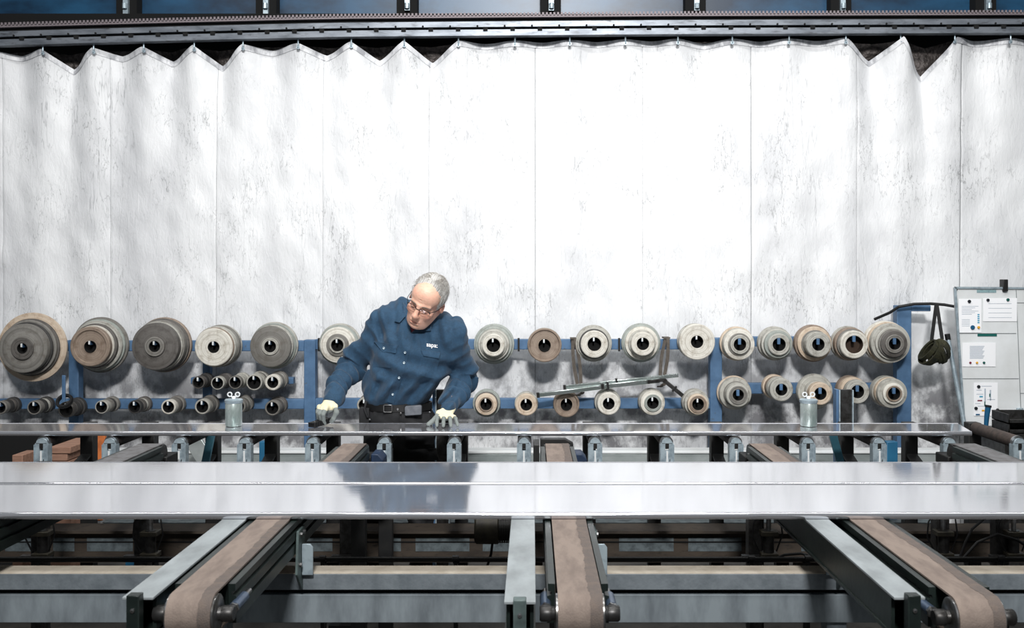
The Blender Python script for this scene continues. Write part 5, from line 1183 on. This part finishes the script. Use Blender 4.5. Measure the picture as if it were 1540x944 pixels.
# tool hand (pinching the black block)
glove('glove', WRR, a3(494, 611, 4.63), (-.1, -.5, -.6), (.2, -.6, .5), [
    ([a3(485, 613.5, 4.595), a3(480.5, 622, 4.575), a3(482.5, 631, 4.59), a3(484.5, 637, 4.60)], .0095),
    ([a3(490, 613.5, 4.59), a3(486, 623, 4.565), a3(486.5, 631, 4.585), a3(488, 636.5, 4.60)], .0100),
    ([a3(481, 613, 4.62), a3(477.5, 620, 4.605), a3(479.5, 628.5, 4.615), a3(482, 633.5, 4.63)], .0092),
    ([a3(480, 611, 4.65), a3(477.5, 617.5, 4.645), a3(480, 624, 4.655), a3(483, 628.5, 4.66)], .0082)],
    ([a3(504, 611, 4.62), a3(506, 620, 4.595), a3(501.5, 629, 4.60), a3(499, 633, 4.61)], .0108), (0, 0, -1))
# resting hand
zt = T+.009
def tp(px, Y, z): return np.array([PX(px, Y), Y, z])
glove('glove', WRL, a3(670, 623, 4.645), (.0, -.7, -.5), (0, -.45, .85), [
    ([a3(660.5, 627.5, 4.62), tp(657.5, 4.585, .939), tp(657, 4.563, .922), tp(657, 4.548, zt)], .0092),
    ([a3(668, 629, 4.61), tp(667, 4.573, .938), tp(667, 4.550, .921), tp(667, 4.535, zt)], .0095),
    ([a3(676, 628.5, 4.61), tp(677, 4.575, .937), tp(677.5, 4.553, .920), tp(678, 4.538, zt)], .0092),
    ([a3(683, 627, 4.625), tp(685.5, 4.592, .934), tp(687, 4.573, .918), tp(688, 4.56, zt)], .0084)],
    ([a3(660, 620.5, 4.645), tp(655, 4.615, .934), tp(649, 4.60, .918), tp(644.5, 4.592, zt)], .0100), (0, 0, -1))
# trousers, belt and what hangs on them
TZ = Field((-.93, 4.66, .06), (-.40, 5.16, 1.02), .0050)
TZ.ell(HIP+np.array([0, 0, .03]), (.160, .118, .10), None, .02); TZ.ell(HIP+np.array([0, .01, -.07]), (.176, .125, .12), None, .04); TZ.ell(HIP+np.array([0, .02, -.17]), (.13, .09, .15), None, .04)
for (fx, fy), s in zip(FT, (-1, 1)):
    TZ.cap(HIP+np.array([s*.085, 0, -.06]), (fx, fy-.02, .50), .096, .078, .03); TZ.cap((fx, fy-.02, .50), (fx, fy+.02, .10), .078, .072, .03)
    TZ.ell((fx, fy-.075, .47), (.058, .03, .10), None, .02)
TZ.disp(lambda x, y, z: -(.006*np.sin(z*70+5*x*8+1.6*f3(x, y, z))*np.clip((.75-z)/.1, .25, 1)+.0035*(1-2*np.abs(f1(x, y, z)))+.0016*f2(x, y, z)))
V, Q = TZ.surf(); M['trouser'] = mat('black_work_cloth', rgb(30, 31, 34), .75, 0, rgb(22, 23, 25), 30, bump=.4, bscale=300, bdist=.002)
trz = mesh_np('trousers', V, Q, M['trouser'], man)
def ring(z, rx, ry, w_, th, c=HIP, n=48, a0=0, a1=2*PI, zf=None):
    b = MB(); vs = []; A = np.linspace(a0, a1, n)
    for a in A:
        zz = z+(zf(a) if zf else 0)
        for (dr, dz) in ((0, -w_/2), (th, -w_/2), (th, w_/2), (0, w_/2)): vs.append((c[0]+(rx+dr)*math.cos(a), c[1]+(ry+dr)*math.sin(a), zz+dz))
    return b.add(vs, [(4*i+j, 4*i+(j+1) % 4, 4*i+4+(j+1) % 4, 4*i+4+j) for i in range(n-1) for j in range(4)]+[(0, 1, 2, 3), (4*n-4, 4*n-3, 4*n-2, 4*n-1)])
bl = ring(.958, .160, .119, .034, .006).build('belt', M['rubber'], man, smooth=True)
xb = PX(584, 4.78); bz = MB()
yb = HIP[1]-.119*math.sqrt(max(0, 1-((xb-HIP[0])/.160)**2))-.008
for (x0, x1, z0, z1) in ((-.022, .022, .014, .019), (-.022, .022, -.019, -.014), (-.022, -.017, -.019, .019), (.017, .022, -.019, .019)): bz.box(xb+x0, xb+x1, yb-.005, yb+.002, .958+z0, .958+z1)
bz.build('buckle', M['steel'], bl, bevel=.001)
t_ = MB().prism([(PX(610, 4.76)+a, z) for a, z in ((0, .925), (.075, .930), (.078, .936), (.078, .972), (.072, .977), (.002, .972), (-.003, .966), (-.003, .931))], 'y', 4.745, 4.772).build('pouch', mat('grey_leather', rgb(96, 100, 106), .45, 0, rgb(78, 82, 88), 40, bump=.3), man, bevel=.006, seg=3)
def tpatch(name, quad, bulge=.012, m=None):
    u = np.linspace(0, 1, 12)[:, None]; v = np.linspace(0, 1, 12)[None, :]; q = np.array(quad, float)
    G = (1-u)[..., None]*(1-v)[..., None]*q[0]+u[..., None]*(1-v)[..., None]*q[1]+u[..., None]*v[..., None]*q[2]+(1-u)[..., None]*v[..., None]*q[3]
    Y = hit(G[..., 0], G[..., 1], TZ)[..., 1]-.006-bulge*np.sin(PI*u)*np.sin(PI*v); Y = np.minimum(Y, np.median(Y)+.02)
    fr = np.stack([(G[..., 0]-VX)/F*Y, Y, CZ-(G[..., 1]-VY)/F*Y], -1); bk = fr+np.array([0, .012, 0]); V = np.concatenate([fr.reshape(-1, 3), bk.reshape(-1, 3)]); idx = np.arange(144).reshape(12, 12); fs = []
    for i in range(11):
        for j in range(11): a = (idx[i, j], idx[i+1, j], idx[i+1, j+1], idx[i, j+1]); fs.append(a); fs.append(tuple(k+144 for k in a[::-1]))
    rim = [idx[i, 0] for i in range(12)]+[idx[-1, j] for j in range(1, 12)]+[idx[i, -1] for i in range(10, -1, -1)]+[idx[0, j] for j in range(10, 0, -1)]
    for k in range(len(rim)): a, b = rim[k], rim[(k+1) % len(rim)]; fs.append((a, b, b+144, a+144))
    return MB().add(V, [tuple(int(i) for i in f) for f in fs]).build(name, m or M['trouser'], trz, smooth=True)
tpatch('holster_pocket', [(562, 618), (600, 619), (600, 650), (560, 650)]); tpatch('holster_pocket', [(604, 624), (646, 622), (650, 650), (606, 650)])
tpatch('knee_pocket', [(609, 655), (652, 655), (651, 668), (611, 668)], .02); tpatch('knee_pocket', [(612, 676), (656, 674), (660, 692), (612, 692)], .02)
for (x, y) in ((549, 606), (556, 631), (602.5, 621), (598, 615), (646, 620)):
    pp = hit(x, y, TZ, .016) if x > 556 else np.array(P(x, y, 4.80)); MB().lathe(pp, (0, -1, 0), [(.005, 0), (.005, .003), (.001, .004)], 12).build('rivet', M['steel'], trz, smooth=True)
m = MB(); m.box(PX(541, 4.82), PX(556, 4.82), 4.80, 4.86, .86, .955); m.tube([P(551, 603, 4.80), P(548, 615, 4.79), P(553, 628, 4.79)], .006, 8); m.build('side_pouch', M['trouser'], man, bevel=.008)
for (fx, fy), s in zip(FT, (-1, 1)):
    Fz = Field((fx-.09, fy-.24, 0.0), (fx+.09, fy+.12, .17), .004); Fz.a[:] = .5
    Fz.cap((fx, fy+.04, .055), (fx+s*.02, fy-.15, .045), .046, .044, .02, flat=((0, 0, 1), .85)); Fz.cap((fx, fy+.02, .06), (fx, fy+.02, .13), .046, .05, .02)
    zz = Fz.ax[2][None, None, :]; Fz.a = np.maximum(Fz.a, (.006-zz)*np.ones_like(Fz.a)).astype(np.float32)
    V, Q = Fz.surf(); sh = mesh_np('shoe', V, Q, M['rubber'], man)
# black notched block held on the profile
t = thing('gauge_block', 'black notched block with silver screws pinched by the gloved hand', 'tool', (PX(483, 4.63), 4.63, T))
pa, pb = Vector((PX(468.5, 4.545), 4.545, T+.0115)), Vector((PX(497.5, 4.66), 4.66, T+.0215)); 
b = MB(); d = (pb-pa); n = 9
for k in range(n):
    a_ = pa+d*(k/n); c_ = pa+d*((k+.72)/n); b.bar(a_, c_, .040, .022)
b.bar(pa, pb, .030, .018); b.build('block', M['rubber'], t, bevel=.001)
for k in (.12, .38, .62, .85):
    q = pa+d*k; MB().lathe(q+Vector((.006, -.006, .011)), (0, 0, 1), [(.005, 0), (.005, .003), (.001, .004)], 12).build('screw', M['steel'], t, smooth=True)
